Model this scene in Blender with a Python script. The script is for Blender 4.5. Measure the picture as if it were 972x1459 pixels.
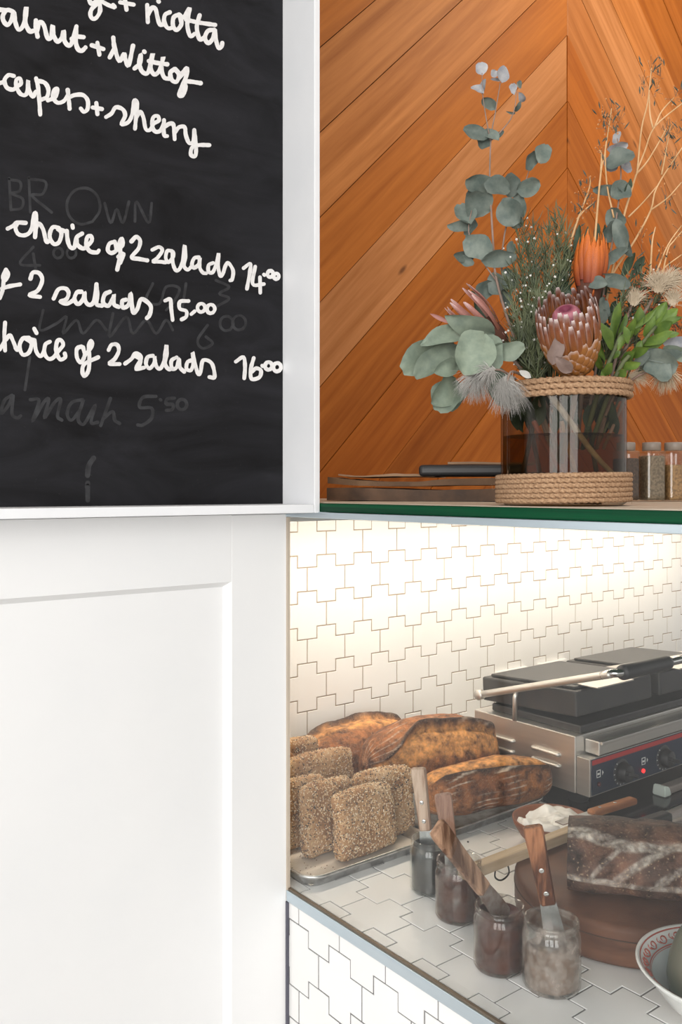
import bpy, bmesh, math, random
from mathutils import Vector, Matrix, noise
random.seed(7)
for o in list(bpy.data.objects): bpy.data.objects.remove(o)
S = bpy.context.scene
COL = S.collection
# ------------------------------------------------------------------ camera, world, light, exposure
F, CX, HY = 1237.0, 486.0, 697.0          # focal length, centre column and eye level in photograph pixels
EYE = 1.55
CA, SA = 0.6155, 0.7881                    # camera heading in the room axes
FWD = Vector((CA, SA, 0)); RGT = Vector((SA, -CA, 0)); UP = Vector((0, 0, 1))
CAMP = Vector((0, 0, EYE))
cd = bpy.data.cameras.new('camera'); cam = bpy.data.objects.new('camera', cd); COL.objects.link(cam)
cam.location = CAMP; cam.rotation_euler = (math.pi/2, 0, math.atan2(-CA, SA))
cd.sensor_fit = 'VERTICAL'; cd.sensor_height = 36.0; cd.sensor_width = 24.0
cd.lens = 36.0*F/1459.0; cd.shift_y = -(729.5-HY)/1459.0; cd.clip_start = 0.02
S.camera = cam
W = bpy.data.worlds.new('world'); S.world = W; W.use_nodes = True
W.node_tree.nodes['Background'].inputs[0].default_value = (1.0, 0.985, 0.965, 1)
W.node_tree.nodes['Background'].inputs[1].default_value = 0.62
S.view_settings.view_transform = 'Standard'; S.view_settings.look = 'None'
S.view_settings.gamma = 1.0; S.view_settings.use_curve_mapping = False
S.view_settings.exposure = 0.17
def area(name, loc, target, sx, sy, power, col):
    l = bpy.data.lights.new(name, 'AREA'); l.shape = 'RECTANGLE'; l.size = sx; l.size_y = sy
    l.energy = power; l.color = col
    o = bpy.data.objects.new(name, l); COL.objects.link(o); o.location = loc
    d = Vector(target)-Vector(loc); o.rotation_euler = d.to_track_quat('-Z', 'Y').to_euler(); return o
for k_ in range(3):                      # the three tall panes of the shop front behind the camera
    area('shopfront_daylight', (-3.2+k_*0.85, -0.9-k_*1.05, 1.95), (0.9, 0.9, 1.1), 1.05, 2.3, 43, (1.0, 0.98, 0.95))
area('ceiling_downlight', (2.15, 0.75, 3.25), (2.0, 1.47, 2.3), 0.4, 0.4, 10, (1.0, 0.86, 0.68))
area('display_strip_light', (1.65, 1.27, 1.487), (1.65, 1.36, 1.2), 1.75, 0.02, 5.7, (1.0, 0.86, 0.70))

# ------------------------------------------------------------------ pixel helpers (a pixel gives a direction, the plane or depth gives the distance)
def ray(x, y): return FWD + RGT*((x-CX)/F) + UP*((HY-y)/F)
def PT(x, y, t): return CAMP + ray(x, y)*t
def onZ(x, y, z):
    r = ray(x, y); return CAMP + r*((z-EYE)/r.z)
def onY(x, y, Y):
    r = ray(x, y); return CAMP + r*(Y/r.y)
def onX(x, y, X):
    r = ray(x, y); return CAMP + r*(X/r.x)
def proj(p):
    d = Vector(p)-CAMP; t = d.dot(FWD)
    if t < 0.05: return (-9999, -9999)
    return (CX+F*d.dot(RGT)/t, HY-F*d.z/t)

# ------------------------------------------------------------------ object helpers
def setp(o, label=None, cat=None, group=None, kind=None):
    if label: o['label'] = label
    if cat: o['category'] = cat
    if group: o['group'] = group
    if kind: o['kind'] = kind
    return o
def thing(name, loc, label=None, cat=None, group=None, kind=None):
    o = bpy.data.objects.new(name, None); COL.objects.link(o); o.location = Vector(loc); o.empty_display_size = 0.03
    return setp(o, label, cat, group, kind)
def wloc(o):
    v = Vector(o.location)
    while o.parent: o = o.parent; v += Vector(o.location)
    return v
def link(name, me, parent=None, loc=None):
    o = bpy.data.objects.new(name, me); COL.objects.link(o)
    if parent: o.parent = parent
    if loc is not None: o.location = loc
    return o
def mk(name, verts, faces, mat, parent=None, smooth=False, cols=None, origin=None):
    verts = [Vector(v) for v in verts]
    if parent is not None: og = wloc(parent)
    elif origin is not None: og = Vector(origin)
    else:
        og = sum(verts, Vector())/len(verts); og.z = min(v.z for v in verts)
    me = bpy.data.meshes.new(name); me.from_pydata([v-og for v in verts], [], faces); me.update()
    mats = mat if isinstance(mat, (list, tuple)) else [mat]
    for m in mats: me.materials.append(m)
    if smooth: me.polygons.foreach_set('use_smooth', [True]*len(me.polygons))
    if cols:
        a = me.color_attributes.new('tone', 'FLOAT_COLOR', 'POINT')
        flat = []
        for c in cols: flat += [c[0], c[1], c[2], 1.0]
        a.data.foreach_set('color', flat)
    o = link(name, me, parent)
    if parent is None: o.location = og
    return o
def bm_obj(name, bm, mat, parent=None, smooth=False):
    bm.normal_update()
    vs = [v.co.copy() for v in bm.verts]
    for i, v in enumerate(bm.verts): v.index = i
    fs = [[v.index for v in f.verts] for f in bm.faces]
    bm.free()
    return mk(name, vs, fs, mat, parent, smooth)
def box_geo(a, b, M=None):
    x0, y0, z0 = a; x1, y1, z1 = b
    v = [Vector(p) for p in ((x0,y0,z0),(x1,y0,z0),(x1,y1,z0),(x0,y1,z0),(x0,y0,z1),(x1,y0,z1),(x1,y1,z1),(x0,y1,z1))]
    if M is not None: v = [M @ p for p in v]
    return v, [(0,3,2,1),(4,5,6,7),(0,1,5,4),(1,2,6,5),(2,3,7,6),(3,0,4,7)]
def box(name, a, b, mat, parent=None, bev=0.0, M=None, seg=2, smooth=False):
    v, f = box_geo(a, b, M)
    bm = bmesh.new(); vv = [bm.verts.new(p) for p in v]
    for q in f: bm.faces.new([vv[i] for i in q])
    if bev > 0: bmesh.ops.bevel(bm, geom=list(bm.edges), offset=bev, segments=seg, affect='EDGES', profile=0.5)
    return bm_obj(name, bm, mat, parent, smooth)
def lathe_geo(prof, c, seg=40, axis=None, close=True):
    """prof = [(r, z)], revolved round z (or round axis frame matrix) at c"""
    v, f = [], []
    c = Vector(c); n = len(prof)
    R = axis or Matrix.Identity(3)
    for (r, z) in prof:
        for k in range(seg):
            a = 2*math.pi*k/seg
            v.append(c + R @ Vector((r*math.cos(a), r*math.sin(a), z)))
    for i in range(n-1):
        for k in range(seg):
            k2 = (k+1) % seg
            f.append((i*seg+k, i*seg+k2, (i+1)*seg+k2, (i+1)*seg+k))
    if close:
        f.append(tuple(reversed(range(seg)))); f.append(tuple(range((n-1)*seg, n*seg)))
    return v, f
def lathe(name, prof, c, mat, parent=None, seg=40, axis=None, close=True, smooth=True):
    v, f = lathe_geo(prof, c, seg, axis, close)
    return mk(name, v, f, mat, parent, smooth)
def frames(pts):
    pts = [Vector(p) for p in pts]; out = []
    ref = None
    for i, p in enumerate(pts):
        d = (pts[min(i+1, len(pts)-1)] - pts[max(i-1, 0)]).normalized()
        if ref is None:
            ref = d.orthogonal().normalized()
        else:
            ref = (ref - d*ref.dot(d))
            ref = ref.normalized() if ref.length > 1e-6 else d.orthogonal().normalized()
        out.append((p, d, ref, d.cross(ref)))
    return out
def tube_geo(pts, rad, seg=6, V=None, Fc=None):
    v = V if V is not None else []; f = Fc if Fc is not None else []
    b0 = len(v); fr = frames(pts); n = len(fr)
    rr = rad if isinstance(rad, (list, tuple)) else [rad]*n
    if len(rr) == 2 and n != 2: rr = [rr[0]+(rr[1]-rr[0])*i/(n-1) for i in range(n)]
    for (p, d, u, w), r in zip(fr, rr):
        for k in range(seg):
            a = 2*math.pi*k/seg; v.append(p + u*(r*math.cos(a)) + w*(r*math.sin(a)))
    for i in range(n-1):
        for k in range(seg):
            k2 = (k+1) % seg
            f.append((b0+i*seg+k, b0+i*seg+k2, b0+(i+1)*seg+k2, b0+(i+1)*seg+k))
    f.append(tuple(b0+k for k in reversed(range(seg)))); f.append(tuple(b0+(n-1)*seg+k for k in range(seg)))
    return v, f
def tube(name, pts, rad, mat, parent=None, seg=8, smooth=True):
    v, f = tube_geo(pts, rad, seg); return mk(name, v, f, mat, parent, smooth)
def smoothpts(pts, n=5):
    """Catmull-Rom through the points"""
    P = [Vector(p) for p in pts]
    if len(P) < 3: return P
    Q = [P[0]*2-P[1]] + P + [P[-1]*2-P[-2]]; out = []
    for i in range(1, len(Q)-2):
        a, b, c, d = Q[i-1], Q[i], Q[i+1], Q[i+2]
        for k in range(n):
            t = k/n
            out.append(0.5*((2*b)+(c-a)*t+(2*a-5*b+4*c-d)*t*t+(3*b-a-3*c+d)*t**3))
    out.append(P[-1]); return out
def clip(poly, lim):
    """clip a 2-D polygon by half-planes (a,b,c): a*x+b*y<=c"""
    for a, b, c in lim:
        out = []
        for i in range(len(poly)):
            p, q = poly[i], poly[(i+1) % len(poly)]
            dp, dq = a*p[0]+b*p[1]-c, a*q[0]+b*q[1]-c
            if dp <= 1e-9: out.append(p)
            if (dp < -1e-9 and dq > 1e-9) or (dp > 1e-9 and dq < -1e-9):
                t = dp/(dp-dq); out.append((p[0]+(q[0]-p[0])*t, p[1]+(q[1]-p[1])*t))
        poly = out
        if len(poly) < 3: return []
    return poly

# ------------------------------------------------------------------ materials
def newmat(name):
    m = bpy.data.materials.new(name); m.use_nodes = True
    nt = m.node_tree; return m, nt, nt.nodes, nt.links, nt.nodes['Principled BSDF']
def rgba(c): return (c[0], c[1], c[2], 1.0)
def sr(r, g, b):
    f = lambda u: (u/255/12.92) if u/255 <= 0.04045 else ((u/255+0.055)/1.055)**2.4
    return (f(r), f(g), f(b))
def coords(nt, scale=(1,1,1), rot=(0,0,0), rnd=False, kind='Object'):
    N, L = nt.nodes, nt.links
    tc = N.new('ShaderNodeTexCoord'); mp = N.new('ShaderNodeMapping')
    mp.inputs['Scale'].default_value = scale; mp.inputs['Rotation'].default_value = rot
    src = tc.outputs[kind]
    if rnd:
        oi = N.new('ShaderNodeObjectInfo'); ad = N.new('ShaderNodeVectorMath'); ad.operation = 'MULTIPLY_ADD'
        ad.inputs[1].default_value = (1,1,1)
        ml = N.new('ShaderNodeMath'); ml.operation = 'MULTIPLY'; ml.inputs[1].default_value = 37.0
        L.new(oi.outputs['Random'], ml.inputs[0]); L.new(src, ad.inputs[0]); L.new(ml.outputs[0], ad.inputs[2]); src = ad.outputs[0]
    L.new(src, mp.inputs['Vector']); return mp.outputs['Vector']
def noisetex(nt, vec, scale, detail=4, rough=0.55, dist=0.0):
    n = nt.nodes.new('ShaderNodeTexNoise'); n.inputs['Scale'].default_value = scale; n.inputs['Detail'].default_value = detail
    n.inputs['Roughness'].default_value = rough; n.inputs['Distortion'].default_value = dist
    if vec is not None: nt.links.new(vec, n.inputs['Vector'])
    return n.outputs['Fac']
def ramp(nt, fac, stops):
    r = nt.nodes.new('ShaderNodeValToRGB'); e = r.color_ramp.elements
    while len(e) < len(stops): e.new(0.5)
    for i, (p, c) in enumerate(stops):
        e[i].position = p; e[i].color = rgba(c) if not isinstance(c, (int, float)) else (c, c, c, 1)
    nt.links.new(fac, r.inputs['Fac']); return r.outputs['Color']
def mixc(nt, fac, a, b, mode='MIX'):
    m = nt.nodes.new('ShaderNodeMix'); m.data_type = 'RGBA'; m.blend_type = mode
    for s, val in ((0, fac), (6, a), (7, b)):
        if hasattr(val, 'links') or hasattr(val, 'is_output'): nt.links.new(val, m.inputs[s])
        elif isinstance(val, (int, float)): m.inputs[s].default_value = val
        else: m.inputs[s].default_value = rgba(val)
    return m.outputs[2]
def bump(nt, bsdf, h, strength=0.3, dist=0.002):
    b = nt.nodes.new('ShaderNodeBump'); b.inputs['Strength'].default_value = strength; b.inputs['Distance'].default_value = dist
    nt.links.new(h, b.inputs['Height']); nt.links.new(b.outputs[0], bsdf.inputs['Normal'])
def plain(name, c, rough=0.5, metal=0.0, c2=None, scale=20, bs=0.0, bscale=None, bdist=0.002, stretch=(1,1,1), spec=None, coat=0.0, rnd=False, lo=0.35, hi=0.65):
    m, nt, N, L, B = newmat(name)
    B.inputs['Base Color'].default_value = rgba(c); B.inputs['Roughness'].default_value = rough; B.inputs['Metallic'].default_value = metal
    if spec is not None: B.inputs['Specular IOR Level'].default_value = spec
    if coat: B.inputs['Coat Weight'].default_value = coat; B.inputs['Coat Roughness'].default_value = 0.08
    vec = coords(nt, stretch, rnd=rnd)
    n = noisetex(nt, vec, scale)
    c2 = c2 if c2 is not None else tuple(x*0.9 for x in c)
    L.new(ramp(nt, n, [(lo, c2), (hi, c)]), B.inputs['Base Color'])
    if bs > 0: bump(nt, B, noisetex(nt, vec, bscale or scale*3), bs, bdist)
    return m
def glassmat(name, tint=(0.97,0.99,0.98), gl=1.0, ior=1.5, dirt=None):
    m, nt, N, L, B = newmat(name); N.remove(B); out = N['Material Output']
    tr = N.new('ShaderNodeBsdfTransparent'); tr.inputs[0].default_value = rgba(tint)
    g = N.new('ShaderNodeBsdfGlossy'); g.inputs['Roughness'].default_value = 0.0; g.inputs[0].default_value = (gl, gl, gl, 1)
    ge = N.new('ShaderNodeNewGeometry'); dt = N.new('ShaderNodeVectorMath'); dt.operation = 'DOT_PRODUCT'   # Schlick reflectance, same on both faces
    L.new(ge.outputs['Incoming'], dt.inputs[0]); L.new(ge.outputs['Normal'], dt.inputs[1])
    def mth(op, a, b=None):
        q = N.new('ShaderNodeMath'); q.operation = op
        for i_, x_ in enumerate((a, b)):
            if x_ is None: continue
            if isinstance(x_, (int, float)): q.inputs[i_].default_value = x_
            else: L.new(x_, q.inputs[i_])
        return q.outputs[0]
    r0 = ((ior-1)/(ior+1))**2
    fr = mth('ADD', mth('MULTIPLY', mth('POWER', mth('SUBTRACT', 1.0, mth('ABSOLUTE', dt.outputs['Value'])), 5.0), 1-r0), r0)
    mx = N.new('ShaderNodeMixShader'); L.new(fr, mx.inputs[0]); L.new(tr.outputs[0], mx.inputs[1]); L.new(g.outputs[0], mx.inputs[2])
    last = mx.outputs[0]
    if dirt:
        col, amount, sc = dirt
        d = N.new('ShaderNodeBsdfDiffuse'); d.inputs[0].default_value = rgba(col)
        n = noisetex(nt, coords(nt), sc, 6, 0.65)
        r = N.new('ShaderNodeMapRange'); r.inputs[1].default_value = 0.42; r.inputs[2].default_value = 0.68; r.inputs[4].default_value = amount
        L.new(n, r.inputs[0])
        m2 = N.new('ShaderNodeMixShader'); L.new(r.outputs[0], m2.inputs[0]); L.new(last, m2.inputs[1]); L.new(d.outputs[0], m2.inputs[2]); last = m2.outputs[0]
    L.new(last, out.inputs['Surface']); return m
def woodmat(name, rot, dark, light, mult=True, rough=0.5, gs=(3, 60, 60)):
    m, nt, N, L, B = newmat(name)
    vec = coords(nt, (1,1,1), rot, rnd=True)
    mp = N.new('ShaderNodeMapping'); mp.inputs['Scale'].default_value = gs; L.new(vec, mp.inputs['Vector'])
    n1 = noisetex(nt, mp.outputs[0], 1.0, 5, 0.6, 0.4)
    mp2 = N.new('ShaderNodeMapping'); mp2.inputs['Scale'].default_value = tuple(s*0.28 for s in gs); L.new(vec, mp2.inputs['Vector'])
    n2 = noisetex(nt, mp2.outputs[0], 1.0, 4, 0.5, 0.6)
    add = N.new('ShaderNodeMath'); add.operation = 'ADD'; L.new(n1, add.inputs[0]); L.new(n2, add.inputs[1])
    hf = N.new('ShaderNodeMath'); hf.operation = 'MULTIPLY'; hf.inputs[1].default_value = 0.5; L.new(add.outputs[0], hf.inputs[0])
    c = ramp(nt, hf.outputs[0], [(0.33, dark), (0.66, light)] if mult else [(0.41, dark), (0.57, light)])
    if mult:
        oi = N.new('ShaderNodeObjectInfo'); c = mixc(nt, 1.0, c, oi.outputs['Color'], 'MULTIPLY')
        kn = N.new('ShaderNodeTexVoronoi'); kn.inputs['Scale'].default_value = 5.0
        mk_ = N.new('ShaderNodeMapping'); mk_.inputs['Scale'].default_value = (0.55, 1.6, 1.6); L.new(vec, mk_.inputs['Vector']); L.new(mk_.outputs[0], kn.inputs['Vector'])
        kr = ramp(nt, kn.outputs['Distance'], [(0.02, 0.75), (0.06, 0.0)])
        c = mixc(nt, kr, c, (0.09, 0.03, 0.01))
    L.new(c, B.inputs['Base Color']); B.inputs['Roughness'].default_value = rough; B.inputs['Specular IOR Level'].default_value = 0.15
    bump(nt, B, n1, 0.12, 0.001); return m

M = {}
M['white_paint'] = plain('white_paint', (0.86, 0.86, 0.86), 0.42, c2=(0.83, 0.835, 0.84), scale=4, bs=0.05, bscale=220, bdist=0.0006)
M['frame_paint'] = plain('frame_paint', (0.84, 0.85, 0.87), 0.4, c2=(0.80, 0.815, 0.84), scale=9, bs=0.05, bscale=150, bdist=0.0006)
M['tile'] = plain('tile_glaze', (0.86, 0.858, 0.85), 0.16, c2=(0.835, 0.832, 0.82), scale=3, rnd=True)
M['grout'] = plain('grout', (0.23, 0.228, 0.23), 0.9, c2=(0.18, 0.178, 0.18), scale=80)
M['grout_wall'] = plain('grout_wall', (0.36, 0.29, 0.22), 0.9, c2=(0.28, 0.215, 0.16), scale=80)
M['alu'] = plain('aluminium', (0.62, 0.70, 0.75), 0.32, 1.0, c2=(0.55, 0.64, 0.70), scale=60, stretch=(1, 0.05, 1))
M['steel'] = plain('brushed_steel', (0.72, 0.69, 0.65), 0.45, 1.0, c2=(0.66, 0.635, 0.60), scale=60, stretch=(0.05, 0.05, 1.5))
M['chrome'] = plain('chrome', (0.75, 0.75, 0.74), 0.12, 1.0)
M['pan'] = plain('sheet_pan', (0.60, 0.60, 0.59), 0.38, 1.0, c2=(0.34, 0.32, 0.30), scale=55, lo=0.3, hi=0.55, bs=0.1)
M['paper'] = plain('baking_paper', (0.74, 0.68, 0.60), 0.6, c2=(0.66, 0.58, 0.49), scale=14)
M['black'] = plain('black_plastic', (0.018, 0.019, 0.021), 0.45)
M['black_iron'] = plain('black_grill_plate', (0.022, 0.022, 0.023), 0.42, c2=(0.04, 0.038, 0.036), scale=25, bs=0.15)
M['blackgloss'] = plain('black_gloss', (0.02, 0.02, 0.022), 0.12)
M['panel_blue'] = plain('control_panel', (0.014, 0.026, 0.055), 0.3)
M['red'] = plain('red_paint', (0.50, 0.03, 0.03), 0.4)
M['rubber'] = plain('rubber', (0.02, 0.02, 0.02), 0.8)
M['pane'] = glassmat('display_glass', (0.985, 0.99, 0.988), 1.0, 1.36)
M['jarglass'] = glassmat('jar_glass', (0.93, 0.95, 0.94), 1.0, 1.6)
M['rimglass'] = glassmat('smeared_jar_glass', (0.90, 0.90, 0.88), dirt=((0.17, 0.065, 0.04), 0.34, 60), ior=1.6)
M['saltglass'] = glassmat('dusted_jar_glass', (0.92, 0.93, 0.92), dirt=((0.45, 0.38, 0.33), 0.5, 70), ior=1.6)
M['vaseglass'] = glassmat('vase_glass', (0.79, 0.76, 0.71), 0.42)
M['water'] = glassmat('vase_water', (0.70, 0.60, 0.43), 0.5, 1.15)
M['greenglass'] = plain('green_glass_edge', (0.0005, 0.075, 0.026), 0.2, c2=(0.0, 0.022, 0.010), scale=40, stretch=(0.02, 0.02, 3.5), spec=0.15)
M['shelf_top'] = plain('shelf_cream', (0.66, 0.57, 0.46), 0.5, c2=(0.55, 0.46, 0.36), scale=12)
M['socket'] = plain('socket_white', (0.85, 0.85, 0.84), 0.3)
# ------------------------------------------------------------------ setting: floor, ceiling, walls
AX, DY, PY_ = 0.758, 1.471, 1.104          # display front plane, back wall plane, cabinet door plane
CTZ = 0.935                                 # counter top
TILE = 0.1; U = TILE/4; GAP = 0.0012
setp(box('floor', (-3.4, -3.4, -0.05), (3.6, 1.6, 0.0), plain('floor_concrete', (0.34, 0.32, 0.30), 0.5, c2=(0.28, 0.265, 0.25), scale=3)), 'grey concrete shop floor', 'floor', kind='structure')
setp(box('ceiling', (-3.4, -3.4, 3.3), (3.6, 1.6, 3.35), M['white_paint']), 'white ceiling', 'ceiling', kind='structure')
setp(box('wall_left', (0.20, PY_+0.026, 0.0), (0.750, 1.6, 3.3), M['white_paint']), 'white wall behind the cabinet door and chalkboard', 'wall', kind='structure')
setp(box('wall_far_left', (-3.4, PY_+0.02, 0.0), (0.145, 1.6, 3.3), M['white_paint']), 'white wall left of the cabinet', 'wall', kind='structure')

def cross(hw, hu): return [(-hw,-hu),(-hu,-hu),(-hu,-hw),(hu,-hw),(hu,-hu),(hw,-hu),(hw,hu),(hu,hu),(hu,hw),(-hu,hw),(-hu,hu),(-hw,hu)]
TH, CH = 0.006, 0.0007
def cross_mesh(name, frame, mat):
    o1, o2 = cross(2*U-GAP, U-GAP), cross(2*U-GAP-CH, U-GAP-CH)
    v = [frame(p[0], p[1], 0) for p in o1] + [frame(p[0], p[1], TH-CH) for p in o1] + [frame(p[0], p[1], TH) for p in o2]
    f = [tuple(reversed(range(12))), tuple(range(24, 36))]
    for k in range(12):
        j = (k+1) % 12; f += [(k, j, 12+j, 12+k), (12+k, 12+j, 24+j, 24+k)]
    me = bpy.data.meshes.new(name); me.from_pydata(v, [], f); me.materials.append(mat); me.update(); return me
def lay(parent, frame, org, rng, lim, mat, seen):
    """cross tiles on a lattice; a = along the row, b = across rows; frame(a,b,h) -> local vector"""
    base = cross_mesh('tile', frame, mat); pw = wloc(parent); cnt = 0
    amin, amax, bmin, bmax = lim
    for j in range(rng[2], rng[3]):
        for i in range(rng[0], rng[1]):
            a = org[0]+i*4*U+(j % 2)*2*U; b = org[1]+j*3*U
            if a+2*U < amin or a-2*U > amax or b+2*U < bmin or b-2*U > bmax: continue
            ww = frame(a, b, TH)
            if not seen(pw+ww): continue
            lift = random.uniform(0, 0.00025)
            if a-2*U >= amin and a+2*U <= amax and b-2*U >= bmin and b+2*U <= bmax:
                o = link('tile', base, parent, frame(a, b, lift)); cnt += 1
            else:
                pl = [(p[0]+a, p[1]+b) for p in cross(2*U-GAP, U-GAP)]
                pl = clip(pl, [(-1,0,-amin),(1,0,amax),(0,-1,-bmin),(0,1,bmax)])
                if len(pl) < 3: continue
                n = len(pl)
                v = [frame(p[0]-a, p[1]-b, 0) for p in pl]+[frame(p[0]-a, p[1]-b, TH) for p in pl]
                f = [tuple(reversed(range(n))), tuple(range(n, 2*n))]+[(k, (k+1) % n, n+(k+1) % n, n+k) for k in range(n)]
                me = bpy.data.meshes.new('tile'); me.from_pydata(v, [], f); me.materials.append(mat); me.update()
                link('tile', me, parent, frame(a, b, lift)); cnt += 1
    return cnt
def inview(mx, my):
    def g(p):
        x, y = proj(p); return -mx < x < 972+mx and -my < y < 1459+my
    return g
# back wall below: cream tiles; above: timber chevron
wb = box('wall_back', (0.70, DY+0.0010, 0.0), (3.4, 1.62, 1.50), M['grout_wall']); setp(wb, 'cream wall of interlocking cross tiles behind the display', 'wall', kind='structure')
wo = wloc(wb)
lay(wb, lambda a, b, h: Vector((a, -h, b)), (1.0599-wo.x, 1.4365-wo.z), (-4, 19, -7, 2), (0.752-wo.x, 2.9-wo.x, CTZ-wo.z, 1.50-wo.z), M['tile'], lambda p: True)
for o in wb.children: o.location.y = o.location.y + (DY+TH-wo.y)
wt = box('wall_timber', (0.70, DY+0.012, 1.50), (3.4, 1.62, 3.3), plain('dark_backing', (0.03, 0.012, 0.006), 0.9)); setp(wt, 'warm timber wall of diagonal boards meeting in a chevron', 'wall', kind='structure')
M['wood_l'] = woodmat('board_left', (0, math.radians(45), 0), (0.295, 0.080, 0.0085), (0.53, 0.178, 0.031))
M['wood_r'] = woodmat('board_right', (0, math.radians(-45), 0), (0.295, 0.080, 0.0085), (0.53, 0.178, 0.031))
XR = 1.923; SP = 0.1790; Z0 = EYE+1.2255
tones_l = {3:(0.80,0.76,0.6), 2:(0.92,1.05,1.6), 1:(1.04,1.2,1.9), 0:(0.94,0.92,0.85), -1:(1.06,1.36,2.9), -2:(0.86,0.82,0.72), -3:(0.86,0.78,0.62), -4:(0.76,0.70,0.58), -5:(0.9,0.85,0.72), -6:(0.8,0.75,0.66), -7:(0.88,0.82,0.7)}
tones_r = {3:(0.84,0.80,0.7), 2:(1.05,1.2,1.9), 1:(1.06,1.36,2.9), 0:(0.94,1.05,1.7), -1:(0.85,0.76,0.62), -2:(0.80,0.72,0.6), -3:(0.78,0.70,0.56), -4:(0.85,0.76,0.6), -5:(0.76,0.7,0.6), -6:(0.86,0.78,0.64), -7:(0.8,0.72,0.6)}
G2 = 0.0007
for side in (-1, 1):
    for k in range(-11, 9):
        c0, c1 = Z0+k*SP, Z0+(k+1)*SP
        lo, hi = c0+G2*1.41, c1-G2*1.41
        # left: z - X + XR in [lo,hi]; right: z + X - XR in [lo,hi]
        sg = -1 if side < 0 else 1
        big = [(0.72, 1.5), (3.35, 1.5), (3.35, 3.28), (0.72, 3.28)]
        lim = [(-sg, -1, -(lo+sg*XR)), (sg, 1, hi+sg*XR)]
        lim += [(1, 0, XR-0.0008)] if side < 0 else [(-1, 0, -(XR+0.0008))]
        pl = clip(big, lim)
        if len(pl) < 3: continue
        cx = sum(p[0] for p in pl)/len(pl); cz = sum(p[1] for p in pl)/len(pl)
        y0 = DY-0.003+random.uniform(0, 0.0025); n = len(pl); e = 0.0012
        v = [(p[0], DY+0.012, p[1]) for p in pl]+[(p[0], y0+e, p[1]) for p in pl]
        v += [(p[0]+(cx-p[0])*0.004, y0, p[1]+(cz-p[1])*0.004) for p in pl]
        f = [tuple(range(2*n, 3*n))]+[(a*n+q, a*n+(q+1) % n, (a+1)*n+(q+1) % n, (a+1)*n+q) for a in (0, 1) for q in range(n)]
        og = Vector((cx, y0, cz))
        me = bpy.data.meshes.new('plank'); me.from_pydata([Vector(p)-og for p in v], [], f); me.materials.append(M['wood_l' if side < 0 else 'wood_r']); me.update()
        o = link('plank', me, wt, og-wloc(wt))
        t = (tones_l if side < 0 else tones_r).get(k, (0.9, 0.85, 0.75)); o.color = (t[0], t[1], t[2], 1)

# ------------------------------------------------------------------ tiled counter
ct = thing('tiled_counter', (1.4, 0.5, 0), 'white counter clad in interlocking cross tiles with metal edge', 'counter')
box('counter_body', (AX+0.0014, -0.6, 0.0), (3.3, DY-0.001, CTZ-0.0009), M['grout'], ct)
co = wloc(ct)
n1 = lay(ct, lambda a, b, h: Vector((b, a, h)), (0.7566-co.y, 0.81-co.x), (-8, 8, -1, 14), (-0.3-co.y, DY-0.003-co.y, AX+0.0075-co.x, 1.95-co.x), M['tile'], lambda p: inview(520, 420)((p.x, p.y, CTZ)))
for o in ct.children:
    if o.name.startswith('tile'): o.location.z += CTZ-TH-co.z
before = set(ct.children)
n2 = lay(ct, lambda a, b, h: Vector((-h, a, b)), (0.9252-co.y, 0.9155-co.z), (-10, 3, -8, 1), (-0.3-co.y, PY_+0.02-co.y, 0.2, 0.9165-co.z), M['tile'], lambda p: inview(130, 180)((AX, p.y, p.z)))
for o in ct.children:
    if o not in before: o.location.x += AX+0.0065-co.x
box('edge_trim', (AX-0.0035, -0.6, 0.9175), (AX+0.0055, PY_-0.001, CTZ-0.0005), M['alu'], ct, 0.0008)
box('trim_channel', (AX-0.001, -0.6, CTZ-0.002), (AX+0.003, PY_-0.001, CTZ+0.0025), plain('channel_dark', (0.20, 0.16, 0.12), 0.5, 0.6), ct)
print('tiles', n1, n2)
# ------------------------------------------------------------------ display glass, top channel, shelf
sh = thing('display_case', (1.2, 0.4, CTZ), 'display case with clear glass front and thick green edged glass shelf on top', 'display case')
box('front_glass', (AX+0.004, -0.55, CTZ+0.0005), (AX+0.009, PY_-0.002, 1.5065), M['pane'], sh)
box('glass_shelf', (AX+0.0005, -0.55, 1.5170), (2.7, DY-0.004, 1.5295), M['greenglass'], sh, 0.001)
box('shelf_board', (AX+0.010, -0.55, 1.5293), (2.7, DY-0.004, 1.5305), M['shelf_top'], sh)
box('channel', (AX-0.003, -0.55, 1.5075), (AX+0.014, DY-0.004, 1.5168), M['alu'], sh, 0.0008)
setp(box('light_bar', (0.80, 1.255, 1.493), (2.6, 1.285, 1.5165), M['socket']), 'slim white light bar under the glass shelf', 'light fixture')
# ------------------------------------------------------------------ cabinet door (shaker)
dr = thing('door_1', (0.46, PY_, 0.0), 'white shaker style cabinet door with recessed panel below the chalkboard', 'door', kind='structure')
DT = EYE-0.038; SW = 0.10
box('stile', (AX-SW, PY_, 0.05), (AX-0.002, PY_+0.025, DT), M['white_paint'], dr, 0.0012)
box('stile', (0.17, PY_, 0.05), (0.17+SW, PY_+0.025, DT), M['white_paint'], dr, 0.0012)
box('top_rail', (0.17+SW, PY_+0.0002, DT-0.098), (AX-SW, PY_+0.025, DT), M['white_paint'], dr, 0.0)
box('bottom_rail', (0.17+SW, PY_+0.0002, 0.05), (AX-SW, PY_+0.025, 0.15), M['white_paint'], dr, 0.0)
box('panel', (0.17+SW-0.005, PY_+0.012, 0.14), (AX-SW+0.005, PY_+0.024, DT-0.09), M['white_paint'], dr)
def bevel_strip(a, b, c, d): mk('bead', [a, b, c, d], [(0, 1, 2, 3)], M['white_paint'], dr)
x0, x1, z0, z1 = 0.17+SW, AX-SW, 0.15, DT-0.098
q = 0.008
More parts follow.
